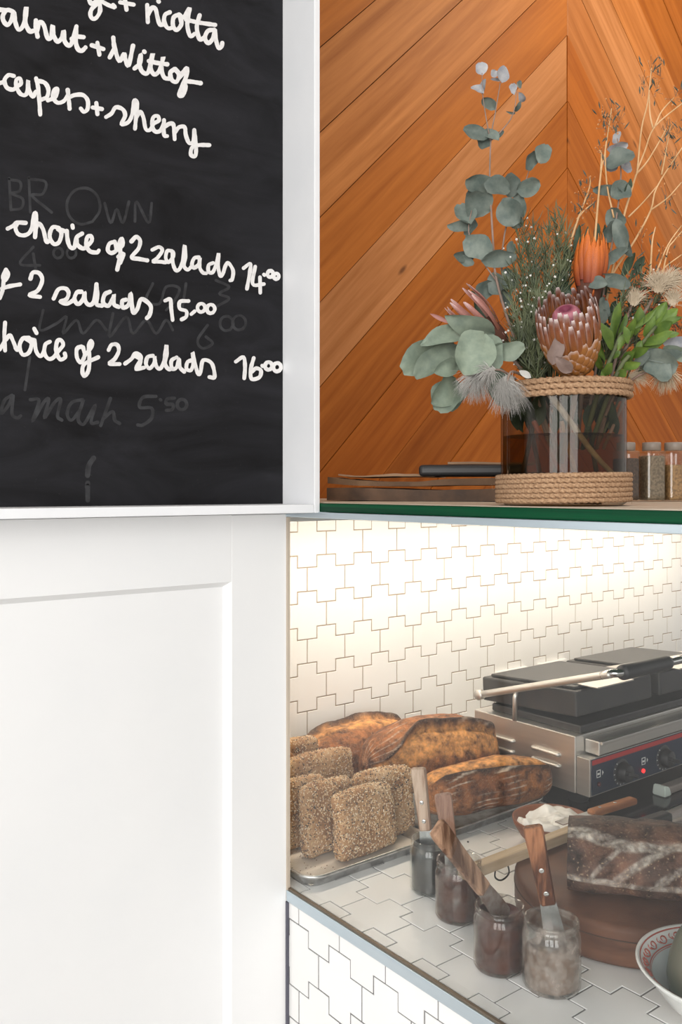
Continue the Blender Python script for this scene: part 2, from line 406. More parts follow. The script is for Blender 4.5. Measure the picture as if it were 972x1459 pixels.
bevel_strip((x1, PY_+0.001, z0), (x1, PY_+0.001, z1), (x1-q, PY_+0.0121, z1-q), (x1-q, PY_+0.0121, z0+q))
bevel_strip((x0, PY_+0.001, z1), (x1, PY_+0.001, z1), (x1-q, PY_+0.0121, z1-q), (x0+q, PY_+0.0121, z1-q))
setp(box('trim_2', (AX-0.004, PY_-0.0035, 0.0), (AX+0.0004, PY_+0.02, 0.9165), plain('gap_dark', (0.10, 0.10, 0.13), 0.7)), 'dark narrow joint between cabinet door and tiled counter front', 'trim', kind='structure')
setp(box('trim_1', (AX-0.0025, PY_-0.003, 0.9175), (AX+0.0025, PY_+0.024, 1.507), plain('edge_trim_tan', (0.55, 0.47, 0.38), 0.5)), 'narrow tan edge strip beside the cabinet door', 'trim', kind='structure')

# ------------------------------------------------------------------ chalkboard with deep white frame and handwriting
BY = 1.1026
FY = 1.0205
cb = thing('chalkboard', (0.45, FY, EYE-0.035), 'black chalkboard in a deep white frame with handwritten salad menu and prices', 'chalkboard')
m, nt, N, L, B = newmat('chalkboard_black')
vec = coords(nt)
mp = N.new('ShaderNodeMapping'); mp.inputs['Scale'].default_value = (2.2, 1, 7); L.new(vec, mp.inputs['Vector'])
n1_ = noisetex(nt, mp.outputs[0], 2.2, 6, 0.62, 0.8); n2_ = noisetex(nt, vec, 260, 2, 0.5)
c = ramp(nt, n1_, [(0.30, (0.006, 0.0058, 0.0066)), (0.70, (0.022, 0.022, 0.026))])
sp = ramp(nt, n2_, [(0.70, 0.0), (0.80, 0.25)])
c = mixc(nt, sp, c, (0.05, 0.05, 0.052)); L.new(c, B.inputs['Base Color']); B.inputs['Roughness'].default_value = 0.62
B.inputs['Specular IOR Level'].default_value = 0.16
M['board'] = m
box('board', (0.17, BY, EYE-0.0235), (0.7485, BY+0.010, 2.6), M['board'], cb)
box('frame_side', (0.748, FY, EYE-0.0345), (AX, BY+0.02, 2.62), M['frame_paint'], cb, 0.0012)
box('frame_bottom', (0.17, FY, EYE-0.0345), (0.7478, BY+0.02, EYE-0.0222), M['frame_paint'], cb, 0.0012)
box('frame_side', (0.16, FY, EYE-0.0345), (0.1695, BY+0.02, 2.62), M['frame_paint'], cb, 0.0012)
M['chalk'] = plain('chalk_white', (0.79, 0.775, 0.765), 0.8, c2=(0.68, 0.665, 0.66), scale=120, lo=0.3, hi=0.5)
M['ghost'] = plain('chalk_ghost', (0.040, 0.041, 0.045), 0.9, c2=(0.017, 0.017, 0.019), scale=60)
LIFT = [0.0003]
def letters(name, strokes, ox, oy, sc, wpx, mat, label=None):
    V, Fc = [], []
    for st in strokes:
        LIFT[0] = 0.0001 if mat is M['ghost'] else LIFT[0]+0.000012
        pts = [Vector((ox+p[0]/sc, oy+p[1]/sc, 0)) for p in st]
        if len(pts) == 1: pts = [pts[0], pts[0]+Vector((0.8, 0.8, 0))]
        pts = smoothpts(pts, 6) if len(pts) > 2 else pts
        n = len(pts); b0 = len(V)
        ends = []
        ww = []
        for i in range(n):
            w = wpx*1.14*(0.5+0.09*noise.noise(pts[i]*0.11)+0.05*noise.noise(pts[i]*0.6)); ww.append(w)
        # round caps by discs at all points (cheap union of discs and quads)
        for i in range(n):
            d = pts[min(i+1, n-1)]-pts[max(i-1, 0)]; d = d.normalized() if d.length else Vector((1, 0, 0)); nn = Vector((-d.y, d.x, 0))
            for s in (-1, 1):
                q = pts[i]+nn*(s*ww[i]); w3 = onY(q.x, q.y, BY); V.append(Vector((w3.x, BY-LIFT[0]-i*0.000005, w3.z)))
        for i in range(n-1): Fc.append((b0+2*i, b0+2*i+1, b0+2*i+3, b0+2*i+2))
        for e in (0, n-1):
            cb0 = len(V)
            for k in range(10):
                a = 2*math.pi*k/10; q = pts[e]+Vector((math.cos(a), math.sin(a), 0))*ww[e]*1.0
                w3 = onY(q.x, q.y, BY); V.append(Vector((w3.x, BY-LIFT[0]-e*0.000005-0.000003, w3.z)))
            Fc.append(tuple(range(cb0, cb0+10)))
    o = mk(name, V, Fc, mat, cb)
    if label: o['label'] = label
    return o
def circ(x, y, r): return [(x+r*math.cos(a*0.7854+1), y+r*1.1*math.sin(a*0.7854+1)) for a in range(9)]
K = 4.418
letters('lettering', [[(75,0),(92,24),(140,-4)],[(140,8),(143,70),(120,112),(95,118),(82,90),(95,52),(142,12)],[(145,3),(190,30),(235,47),(225,32)],[(270,15),(355,30)],[(300,-4),(310,62)],
 [(440,32),(444,140)],[(445,95),(468,52),(492,58),(505,110),(520,155),(545,152)],[(510,8)],[(582,78),(552,95),(547,140),(570,178),(600,175)],[(640,92),(607,110),(602,160),(625,190),(655,152),(645,97),(668,112),(705,55),(700,90),(692,160),(710,228),(738,215)],
 [(770,97),(752,170),(770,248),(802,235)],[(685,125),(760,142),(868,158)],[(862,188),(822,196),(803,240),(825,272),(855,240),(866,186),(870,240),(888,303),(908,292),(912,272)]], 110, 0, K, 5.4, M['chalk'], 'handwritten word ricotta in white')
letters('lettering', [[(-5,62),(45,66)],[(78,72),(42,64),(17,100),(22,135),(46,158),(70,130),(86,78),(95,140),(115,188),(142,168),(160,110),(165,48),(157,90),(160,150),(185,198),(212,195)],[(225,130),(226,180),(236,232)],[(230,205),(247,142),(275,160),(298,240),(322,232),(330,162),(336,220),(360,263),(388,240),(400,197),(405,258),(430,288),(452,268),(480,168)],
 [(480,168),(476,260),(490,310),(515,320),(537,300)],[(450,246),(480,232),(525,235)],[(577,286),(650,310)],[(612,270),(625,345)],[(712,238),(720,300),(750,385),(780,342),(786,370),(808,412),(836,290)],[(716,312),(690,362)]], 0, 0, K, 5.6, M['chalk'], 'handwritten word walnut in white')
letters('lettering', [[(360,432),(392,402),(400,342),(390,400),(405,448),(435,465),(455,432),(475,337),(458,420),(480,468),(505,460),(525,425),(540,360),(528,430),(545,488),(577,498)],[(420,325)],[(450,385),(500,397),(565,406)],[(610,437),(585,460),(595,505),(625,515),(640,470),(615,437)],[(640,492),(670,452),(690,430),(685,480),(662,540),(641,598),(663,600),(680,552),(672,517),(710,515),(775,525)]], 110, 0, K, 5.6, M['chalk'], 'handwritten word beginning Witt in white')
letters('lettering', [[(-6,128),(28,118)],[(86,82),(52,77),(27,110),(42,155),(80,168),(102,150),(130,130),(124,98),(101,108),(102,150),(125,193),(155,203),(170,180),(175,112),(181,170),(205,213),(224,180)],[(226,97),(241,170),(252,325)],[(235,112),(280,125),(303,165),(295,213),(262,230)],[(300,236),(345,215),(360,165),(340,172),(332,215),(360,250),(400,240),(425,202)],[(425,170),(431,220),(437,288)],[(435,216),(470,202),(520,202),(550,235),(550,288),(527,308),(507,287)],[(582,280),(640,290)],[(605,252),(612,322)]], 0, 90, K, 5.2, M['chalk'], 'handwritten word capers in white')
letters('lettering', [[(180,738),(215,715),(241,677),(285,690),(300,730),(277,783),(320,770),(345,720),(356,637),(375,652),(370,720),(362,812)],[(370,742),(395,706),(415,740),(430,813),(458,818),(480,780),(512,760),(505,732),(477,740),(470,790),(487,828),(520,825),(542,780)],[(545,757),(545,848),(565,858)],[(550,800),(580,780),(605,790),(612,878)],[(615,832),(640,802),(675,802),(682,850),(702,900),(728,893),(735,820)],[(735,820),(745,900),(745,972),(730,986),(713,970),(722,930),(760,915),(830,915)]], 110, 0, K, 5.0, M['chalk'], 'handwritten word sherry in white')
letters('lettering', [[(47,115),(85,95),(106,77),(160,79)],[(110,77),(96,110),(115,150),(160,155),(195,122),(215,22),(226,42),(219,168)],[(221,122),(241,82),(270,120),(290,195),(310,190)],[(370,110),(330,107),(311,160),(335,210),(370,200),(385,142),(360,115),(402,130)],[(418,130),(425,190),(440,230),(466,233),(480,172),(515,146)],[(480,172),(486,215),(520,240),(546,225),(576,190),(570,162),(547,170),(541,220),(565,258),(608,265),(620,252)],[(454,95),(457,110)],
 [(720,197),(687,210),(677,250),(700,268),(730,250),(725,207)],[(730,252),(770,220),(765,177),(751,210),(755,280),(736,373)],[(755,330),(775,272),(742,292)],[(826,195),(855,167),(880,190),(870,240),(826,295),(870,305),(925,315)]], 0, 300, K, 5.2, M['chalk'], 'handwritten words choice of 2 in white')
letters('lettering', [[(117,160),(160,142),(180,165),(150,210),(122,233),(170,235),(200,240)],[(240,167),(212,167),(202,210),(220,238),(250,200),(245,172),(246,240),(265,288),(290,278),(310,220),(320,133),(326,200),(316,260),(340,285),(366,262)],[(410,207),(382,212),(367,250),(380,273),(410,250),(416,212),(416,270),(435,303),(457,308)],[(500,242),(472,257),(472,298),(500,298),(525,230),(535,182),(531,260),(545,323),(562,308),(577,262),(595,242),(625,290),(620,343),(607,353)]], 190, 320, K, 4.6, M['chalk'], 'handwritten word salads, top price line')
letters('lettering', [[(692,275),(735,247),(730,310),(713,405)],[(765,265),(750,375),(820,375)],[(795,332),(797,430)],[(820,315)],circ(860,312,18),circ(897,326,16)], 190, 320, K, 4.6, M['chalk'], 'handwritten price 14.00 in white')
letters('lettering', [[(35,372),(17,420),(30,440),(50,402),(36,372)],[(22,430),(15,500),(-4,552)],[(10,492),(60,477),(125,466)],[(190,430),(205,392),(245,396),(264,440),(235,505),(182,533),(250,545)],[(336,555),(366,497),(410,492),(430,520),(415,560),(377,573),(420,587),(465,562)],[(510,512),(482,517),(466,560),(490,590),(520,560),(530,517),(535,570),(560,595),(590,570),(605,465)],[(605,465),(611,530),(606,590),(640,600)],[(690,512),(657,530),(647,580),(680,600),(710,550),(715,532),(715,590),(745,608)],[(790,562),(767,572),(772,612),(808,592),(820,522),(828,600),(838,645),(862,620),(888,558),(945,600),(940,655),(922,678)],
 ], 0, 300, K, 5.2, M['chalk'], 'handwritten words of 2 salads in white')
letters('lettering', [[(197,480),(230,472),(236,530),(245,602)],[(345,482),(292,486),(290,530),(330,545),(330,580),(302,598)],[(362,565),(384,546)],circ(425,525,24),circ(485,532,25)], 190, 320, K, 4.6, M['chalk'], 'handwritten price 15.00 in white')
letters('lettering', [[(30,132),(25,220),(30,308)],[(-4,302),(22,260)],[(35,242),(60,212),(85,260),(102,300),(122,300)],[(180,227),(142,232),(121,280),(140,333),(180,320),(195,262),(160,232),(212,242)],[(215,242),(225,310),(250,343),(272,320),(283,270),(312,252)],[(283,270),(276,320),(300,358),(332,353),(366,310),(395,272),(380,242),(357,252),(351,310),(375,363),(408,350),(405,327)],[(213,170),(228,198)],[(510,282),(482,297),(482,350),(505,383),(530,340),(520,287)],[(530,342),(575,280),(570,247),(556,280),(560,350),(555,430),(530,468),(516,440),(530,392),(615,350)],[(681,305),(700,272),(735,272),(745,310),(720,360),(686,390),(750,393)],[(785,390),(825,360),(850,327),(882,342),(880,372),(856,420),(905,415)]], 0, 430, K, 5.0, M['chalk'], 'handwritten words choice of 2, lowest menu line')
letters('lettering', [[(0,205),(40,230),(38,262),(14,292),(62,282)],[(120,207),(87,217),(77,260),(100,288),(130,250),(130,212),(140,270),(165,290),(190,240),(205,142),(206,200),(197,260),(220,293),(240,285)],[(270,217),(237,240),(242,290),(270,280),(285,227),(290,280),(317,308)],[(360,237),(337,250),(332,290),(360,298),(375,250),(370,187),(385,260),(405,322),(420,308),(436,237),(490,256),(508,340),(475,342)]], 190, 460, K, 4.8, M['chalk'], 'handwritten word salads, lowest menu line')
letters('lettering', [[(642,245),(690,217),(700,280),(695,350)],[(755,222),(737,290),(741,353),(790,343),(800,302),(770,287),(742,310)],[(808,270)],circ(848,272,22),circ(902,280,24)], 190, 460, K, 4.8, M['chalk'], 'handwritten price 16.00 in white')
letters('faint_lettering', [[(55,75),(20,100),(5,160),(40,120),(60,75),(55,160),(80,180),(95,170)],[(140,95),(180,100),(150,195),(200,110),(225,95),(205,180),(250,110),(280,95),(265,170),(285,190)],[(380,95),(330,110),(310,160),(330,190),(370,140),(385,95),(360,180),(380,210),(400,190),(440,120),(420,200),(450,200)],[(510,90),(465,215)],[(480,180),(520,150),(530,190),(552,205)]], 0, 540, 3.24, 4.2, M['ghost'], 'faint wiped word mash')
letters('faint_lettering', [[(720,80),(660,85),(645,130),(700,135),(700,180),(660,212),(635,212)],[(740,95)],[(805,88),(772,92),(768,115),(798,118),(795,140),(768,145)],circ(840,118,22)], 0, 540, 3.24, 4.2, M['ghost'], 'faint wiped price 5.50')
letters('drip_mark', [[(432,365),(410,400),(404,445)],[(405,480),(403,500)],[(405,495),(405,560)]], 0, 540, 3.24, 6.5, M['ghost'], 'faint dried drip mark')
letters('faint_lettering', [[(30,588),(36,692)],[(30,592),(66,600),(64,630),(36,638),(74,655),(70,686),(36,692)],[(95,585),(100,700)],[(95,590),(150,600),(140,640),(105,645),(170,700)],circ(275,680,55),[(345,670),(365,735),(385,690),(405,735),(425,665)],[(445,730),(450,665),(490,735),(500,670)]], 0, 0, 2.314, 3.4, M['ghost'], 'faint wiped capital letters')
letters('faint_lettering', [[(100,110),(60,160),(120,165)],[(100,130),(110,190)],circ(175,128,14),circ(215,128,14),[(460,220),(440,270),(480,280),(500,230),(540,235),(520,280),(500,300)],[(560,220),(550,290)],[(650,210),(690,230),(660,250),(690,265),(650,290)],[(130,300),(120,360),(170,340),(200,320),(190,370),(230,330),(250,370),(290,330),(320,360)],[(340,310),(330,380),(380,320),(400,370),(440,330),(470,370),(500,330),(520,360)],[(625,345),(595,390),(610,415),(640,400),(620,380)],circ(682,340,20),circ(720,338,20),[(90,440),(75,540)]], 0, 300, 2.113, 3.4, M['ghost'], 'faint wiped words and prices')
# ------------------------------------------------------------------ sheet pans
def sheet_pan(name, x0, x1, y0, y1, label):
    r = 0.03
    def ring(ins, z):
        out = []
        for cx, cy, a0 in ((x1-r, y1-r, 0), (x0+r, y1-r, 90), (x0+r, y0+r, 180), (x1-r, y0+r, 270)):
            for k in range(7):
                a = math.radians(a0+15*k); rr = max(r-ins, 0.004)
                out.append((cx+(r-ins-rr)*0+rr*math.cos(a)+0, cy+rr*math.sin(a), z) if r-ins > 0.004 else (cx, cy, z))
        return out
    rings = [(0.010, 0.0006), (0.003, 0.012), (0.0, 0.019), (-0.0015, 0.021), (-0.002, 0.0185), (-0.0005, 0.0165), (0.0035, 0.0195), (0.006, 0.012), (0.0125, 0.0026)]
    rings = [(0.0095, 0.0004), (0.004, 0.014), (-0.0015, 0.0155), (-0.0025, 0.0185), (-0.001, 0.0208), (0.0018, 0.0205), (0.0042, 0.018), (0.0125, 0.0030)]
    v, f = [], []
    for ins, z in rings: v += ring(ins, CTZ+z+0.0003)
    n = 28
    for i in range(len(rings)-1):
        for k in range(n): f.append((i*n+k, i*n+(k+1) % n, (i+1)*n+(k+1) % n, (i+1)*n+k))
    f.append(tuple(reversed(range(n)))); f.append(tuple((len(rings)-1)*n+k for k in range(n)))
    t = thing(name, ((x0+x1)/2, (y0+y1)/2, CTZ), label, 'tray')
    mk('pan', v, f, M['pan'], t, True)
    return t
p1 = sheet_pan('baking_tray', 0.775, 1.040, 1.072, 1.40, 'rounded metal baking tray lined with paper under the seeded bread slabs')
box('baking_paper', (0.787, 1.084, CTZ+0.0036), (1.028, 1.388, CTZ+0.0044), M['paper'], p1)
V, Fc = [], []
for k in range(46):
    x, y = random.uniform(0.79, 0.86), random.uniform(1.088, 1.21); z = CTZ+0.0045; s = random.uniform(0.0007, 0.0016)
    b0 = len(V); V += [Vector((x-s, y, z)), Vector((x+s, y, z)), Vector((x, y+s*1.4, z)), Vector((x, y, z+s))]; Fc += [(b0, b0+1, b0+3), (b0+1, b0+2, b0+3), (b0+2, b0, b0+3)]
setp(mk('crumbs', V, Fc, plain('crumb', (0.25, 0.13, 0.06), 0.9), p1), kind='stuff')
p2 = sheet_pan('baking_tray', 1.055, 1.352, 1.078, 1.42, 'metal baking tray under the large crusty sourdough loaves')
# ------------------------------------------------------------------ seeded slabs
m, nt, N, L, B = newmat('seeded_crust')
vec = coords(nt, rnd=True)
n = noisetex(nt, vec, 22, 5, 0.6); c = ramp(nt, n, [(0.32, (0.24, 0.11, 0.045)), (0.5, (0.40, 0.22, 0.10)), (0.68, (0.50, 0.33, 0.19))])
L.new(c, B.inputs['Base Color']); B.inputs['Roughness'].default_value = 0.85; bump(nt, B, noisetex(nt, vec, 260, 3), 0.5, 0.002)
M['slab'] = m
m, nt, N, L, B = newmat('sesame_seed')
gi = N.new('ShaderNodeNewGeometry'); c = ramp(nt, gi.outputs['Random Per Island'], [(0.0, (0.72, 0.56, 0.36)), (0.40, (0.62, 0.42, 0.22)), (0.58, (0.86, 0.76, 0.60)), (0.72, (0.20, 0.11, 0.06)), (0.88, (0.03, 0.025, 0.025))])
L.new(c, B.inputs['Base Color']); B.inputs['Roughness'].default_value = 0.6; M['seed'] = m
def rounded_slab(w, d, h, seed):
    """local: x across, y thickness, z up from 0"""
    nx, ny = 44, 12
    bm = bmesh.new()
    bmesh.ops.create_cube(bm, size=2.0); bmesh.ops.subdivide_edges(bm, edges=list(bm.edges), cuts=11, use_grid_fill=True)
    out = {}
    for v in bm.verts:
        p = v.co.copy()
        q = Vector((p.x*w/2, p.y*d/2, p.z*h/2)); r = 0.012
        inn = Vector((max(-w/2+r, min(w/2-r, q.x)), max(-d/2+r, min(d/2-r, q.y)), max(-h/2+r, min(h/2-r, q.z))))
        dd = q-inn
        if dd.length > 1e-7: q = inn+dd.normalized()*min(r, max(dd.length, r if dd.length > r else dd.length))
        e = Vector((seed*3.1, seed*1.7, 0))
        bul = (1-(q.x/(w/2))**2)*(1-(q.z/(h/2))**2)
        q.y *= 1+0.22*max(bul, 0)
        q.z += 0.006*(1-(q.x/(w/2))**2)*(1 if q.z > 0 else 0)
        q += noise.noise_vector(q*22+e)*0.0035 + noise.noise_vector(q*70+e)*0.0012
        q.z += h/2; v.co = q
    return bm
def seeded(x, y, w, h, d, rz, lean, seed, label):
    Mx = Matrix.Translation((x, y, CTZ+0.0048)) @ Matrix.Rotation(math.radians(rz), 4, 'Z') @ Matrix.Rotation(math.radians(-lean), 4, 'X')
    t = thing('seeded_bread', (x, y, CTZ+0.0046), label, 'bread', 'seeded bread slabs on the paper lined tray')
    bm = rounded_slab(w, d, h, seed); bm.transform(Mx); bm.normal_update()
    rnd = random.Random(seed)
    tris = bmesh.ops.triangulate(bm, faces=list(bm.faces))['faces']
    areas = [f.calc_area() for f in bm.faces]; fl = list(bm.faces)
    V, Fc = [], []
    for f in rnd.choices(fl, areas, k=3300):
        if f.normal.z < -0.6: continue
        a, b, c_ = [v.co for v in f.verts]; r1, r2 = rnd.random(), rnd.random()
        if r1+r2 > 1: r1, r2 = 1-r1, 1-r2
        p = a+(b-a)*r1+(c_-a)*r2
        nn = f.normal; u = nn.orthogonal().normalized(); u = (Matrix.Rotation(rnd.uniform(0, 6.28), 3, nn) @ u); w_ = nn.cross(u)
        l, s = rnd.uniform(0.0014, 0.0024), rnd.uniform(0.0008, 0.0013); hh = rnd.uniform(0.0008, 0.0015)
        b0 = len(V); V += [p+u*l, p+w_*s, p-u*l, p-w_*s, p+nn*hh]
        Fc += [(b0, b0+1, b0+4), (b0+1, b0+2, b0+4), (b0+2, b0+3, b0+4), (b0+3, b0, b0+4)]
    bm_obj('slab', bm, M['slab'], t, True)
    setp(mk('seeds', V, Fc, M['seed'], t), kind='stuff')
    mn = min((wloc(o)+v.co).z for o in t.children for v in o.data.vertices)
    t.location.z += CTZ+0.0044-mn
seeded(0.929, 1.118, 0.128, 0.104, 0.030, 3, 7, 1, 'seed crusted bread slab at the very front of the tray')
seeded(1.000, 1.156, 0.115, 0.112, 0.030, -14, 6, 2, 'seeded bread slab peeking out right of the front slab')
seeded(0.886, 1.164, 0.110, 0.112, 0.028, 4, 7, 3, 'seed crusted slab directly behind and left of the front slab')
seeded(0.858, 1.214, 0.115, 0.108, 0.030, 3, 7, 4, 'seeded slab third from the front, close to the cabinet edge')
seeded(0.935, 1.256, 0.150, 0.128, 0.032, 2, 5, 5, 'tall seeded slab in the middle of the tray, beside the big loaf')
seeded(0.850, 1.300, 0.120, 0.132, 0.032, -4, 5, 6, 'seeded slab against the cabinet edge, second from the wall')
seeded(0.925, 1.345, 0.140, 0.132, 0.032, 3, 3, 7, 'rearmost seeded slab nearest the tiled wall')
# ------------------------------------------------------------------ sourdough loaves
def crustmat(name, base, scale=55, bs=0.9):
    m, nt, N, L, B = newmat(name)
    at = N.new('ShaderNodeAttribute'); at.attribute_name = 'tone'
    vec = coords(nt)
    n = noisetex(nt, vec, scale, 6, 0.65); d = ramp(nt, n, [(0.34, (0.22, 0.17, 0.15)), (0.50, (0.9, 0.88, 0.85)), (0.64, (1.5, 1.45, 1.35))])
    c = mixc(nt, 1.0, at.outputs['Color'], d, 'MULTIPLY')
    n2 = noisetex(nt, vec, scale*7, 3, 0.5); c = mixc(nt, ramp(nt, n2, [(0.60, 0.0), (0.72, 0.5)]), c, (0.62, 0.45, 0.28))
    L.new(c, B.inputs['Base Color']); B.inputs['Roughness'].default_value = 0.6; B.inputs['Specular IOR Level'].default_value = 0.35
    bump(nt, B, noisetex(nt, vec, scale*3, 6, 0.65), bs, 0.004); return m
M['crust'] = crustmat('crust_orange', None)
M['crust_dark'] = crustmat('crust_dark_floured', None, 45, 0.6)
def loaf(name, c, length, width, height, rz, tilt, colf, mat, label, seed, dispf=None, pw=2.3, nu=150, nv=190, cut=None, roll=0):
    """u along the axis -1..1, v angle; colf(u, th, rnd) -> colour; dispf(u, th) -> outward push"""
    V, Fc, C = [], [], []
    R = Matrix.Translation(Vector(c)) @ Matrix.Rotation(math.radians(rz), 4, 'Z') @ Matrix.Rotation(math.radians(tilt), 4, 'Y') @ Matrix.Rotation(math.radians(roll), 4, 'X')
    for i in range(nu+1):
        u = -1+2*i/nu
        uu = u if cut is None else (cut+(1-cut)*(i/nu))
        e = max(1-abs(uu)**pw, 0.0)**(1/pw); e = max(e, 0.02)
        for j in range(nv):
            th = 2*math.pi*j/nv
            y, z = math.cos(th), math.sin(th)
            sy = abs(y)**0.85*(1 if y > 0 else -1); sz = abs(z)**0.9*(1 if z > 0 else -1)
            zz = sz*height*0.5 if sz > 0 else sz*height*0.36
            p = Vector((uu*length/2, sy*width/2*e, zz*(0.35+0.65*e) if sz < 0 else zz*e))
            nrm = Vector((0, y, z))
            d = noise.noise(p*14+Vector((seed, 0, 0)))*0.006+noise.noise(p*45+Vector((seed, 9, 0)))*0.002
            if dispf: d += dispf(uu, th)
            p += nrm*d*min(1, e*1.5)
            V.append(R @ p); C.append(colf(uu, th, p))
    for i in range(nu):
        for j in range(nv): Fc.append((i*nv+j, i*nv+(j+1) % nv, (i+1)*nv+(j+1) % nv, (i+1)*nv+j))
    Fc.append(tuple(range(nv))); Fc.append(tuple(reversed([nu*nv+j for j in range(nv)])))
    o = mk(name, V, Fc, mat, None, True, C); setp(o, label, 'bread'); return o
def sstep(a, b, x):
    t = max(0, min(1, (x-a)/(b-a))); return t*t*(3-2*t)
def lerp(a, b, t): return tuple(a[k]+(b[k]-a[k])*t for k in range(3))
ORANGE, BROWN, DARK, FLOUR = (0.50, 0.20, 0.058), (0.21, 0.072, 0.026), (0.035, 0.022, 0.018), (0.62, 0.52, 0.42)
def ear_loaf(scoreang, flour=0.0, seed=0, lines=True, sg=1, wide=0.85, wv=0.30, drop=0.0):
    """one long score: torn orange crumb on one side, dark raised ear on the other"""
    def colf(u, th, p):
        s = scoreang+wv*math.sin(u*1.5)+drop*sstep(-0.30, -1.0, u)+0.05*noise.noise(Vector((u*6, seed, 0)))
        d = sg*math.atan2(math.sin(th-s), math.cos(th-s))
        wob = noise.noise(p*60+Vector((seed, 0, 0)))
        inside = sstep(-0.02, 0.06, d)*(1-sstep(wide-0.12, wide+0.12, d+0.15*wob))*(1-sstep(0.90, 1.0, abs(u)))
        c = lerp(BROWN, ORANGE, max(0, min(1, 0.35+0.6*noise.noise(p*11+Vector((0, seed, 0))))))
        c = lerp(c, (0.62, 0.29, 0.09), inside)
        ear = math.exp(-((d+0.05)/0.10)**2)*(1-sstep(0.82, 0.98, abs(u)))
        c = lerp(c, DARK, 0.92*ear)
        if lines:
            k = math.sin(th*26+u*3+4*noise.noise(p*16)+seed)
            fl = sstep(0.72, 0.95, k)*sstep(-0.05, 0.35, noise.noise(p*20+Vector((3, seed, 0)))+0.1)*(1-inside)
            c = lerp(c, FLOUR, flour*fl)
        return c
    def disp(u, th):
        s = scoreang+wv*math.sin(u*1.5)+drop*sstep(-0.30, -1.0, u)
        d = sg*math.atan2(math.sin(th-s), math.cos(th-s))
        return (0.015*math.exp(-((d+0.05)/0.09)**2) - 0.004*math.exp(-((d-0.12)/0.12)**2))*(1-sstep(0.8, 1.0, abs(u)))
    return colf, disp
cf, df = ear_loaf(math.radians(62), 0.2, 3)
loaf('sourdough_loaf', (1.135, 1.390, CTZ+0.052+0.022), 0.30, 0.115, 0.120, 2, 0, cf, M['crust'], 'golden sourdough loaf at the back against the tiled wall', 3, df)
cf, df = ear_loaf(math.radians(119), 0.55, 8, True, 1, 0.85, 0.08, 0.9)
loaf('sourdough_loaf', (1.205, 1.252, CTZ+0.080), 0.315, 0.125, 0.165, -8, 3, cf, M['crust'], 'large sourdough loaf with a high dark ear, middle of the three', 8, df, 2.6)
cf, df = ear_loaf(math.radians(128), 1.0, 5, True, -1, 0.95, 0.12)
loaf('sourdough_loaf', (1.222, 1.118, CTZ+0.0560), 0.275, 0.098, 0.098, -13, 0, cf, M['crust'], 'reddish brown sourdough loaf with white flour streaks at the tray front', 5, df, 3.4)
# ------------------------------------------------------------------ round wooden block, cut floured loaf, stick
BC = (1.1026, 0.7375)
M['block'] = woodmat('block_wood', (0, 0, 0), (0.085, 0.035, 0.02), (0.165, 0.072, 0.04), False, 0.45, (14, 14, 70))
t = thing('chopping_block', (BC[0], BC[1], CTZ), 'thick round dark wooden chopping block under the cut floured loaf', 'chopping block')
lathe('block', [(0.152, 0), (0.158, 0.003), (0.160, 0.008), (0.160, 0.046), (0.158, 0.052), (0.153, 0.055)], (BC[0], BC[1], CTZ+0.0003), M['block'], t, 72)
tube('foot_ring', [Vector((BC[0]+0.1605*math.cos(a*0.0873), BC[1]+0.1605*math.sin(a*0.0873), CTZ+0.037)) for a in range(73)], 0.0007, plain('groove', (0.05, 0.022, 0.012), 0.6), t, 5)
def flour_cut(u, th, p):
    # th: 90deg top, 180.. front side towards camera ; s runs from the top (0) down the visible front (1)
    s = (math.degrees(th)-75)/110.0
    w = 0.03*noise.noise(p*40)
    base = lerp((0.075, 0.042, 0.032), (0.135, 0.065, 0.042), max(0, min(1, 0.5+0.9*noise.noise(p*25))))
    if s < -0.15 or s > 1.35: return base
    x = (u-CUT)/(1.0-CUT)      # 0 at the cut end
    fl = 0.0
    xv = x/0.5
    a = 0.40+0.12*sstep(0.1, 0.6, xv)-0.05*sstep(0.6, 1.0, xv)       # main band, running down to the right
    fl = max(fl, 1-sstep(0.07, 0.12, abs(s-a+w)+0.04*min(xv, 1)))
    for x0, sl, wd in ((0.20, 1.5, 0.06), (0.42, 1.0, 0.085), (0.80, 0.95, 0.08), (1.2, 0.95, 0.08), (1.6, 0.95, 0.08)):   # slanting leaves of flour below the band
        if s > a and xv > x0: fl = max(fl, (1-sstep(wd*0.4, wd, abs(s-(1.0-(xv-x0)*sl)+w)))*0.8)
    fl = max(fl, (1-sstep(0.03, 0.06, abs(s-1.02+w)))*0.8)
    g = 0.45+0.55*sstep(-0.3, 0.35, noise.noise(p*160)+0.5*noise.noise(p*50))
    return lerp(base, (0.47, 0.43, 0.39), fl*g)
CUT = -0.55
ax = Vector((0.0784, -0.110, 0)).normalized()
rzl = math.degrees(math.atan2(ax.y, ax.x))
pcut = Vector((0.9634, 0.737, 0)) + Vector((0.110, 0.0784, 0)).normalized()*0.064
Lh = 0.36
cc = pcut - ax*(CUT*Lh/2)
def disp_cut(u, th):
    s = (math.degrees(th)-75)/110.0; x = (u-CUT)/(1.0-CUT)
    return 0.0035*math.sin((x-0.42*(1-s))*24) if 0.4 < s < 1.05 else 0.0
loaf('cut_loaf', (cc.x, cc.y, CTZ+0.0553+0.0425), Lh, 0.146, 0.104, rzl, 0, lambda u, th, p: flour_cut(u, th, p), M['crust_dark'], 'dark cut loaf with pale flour scoring on the round wooden block', 11, disp_cut, 2.6, 200, 190, CUT)
t = thing('wooden_stick', (1.04, 0.871, CTZ+0.0555), 'pale wooden batten lying across the back of the chopping block', 'batten')
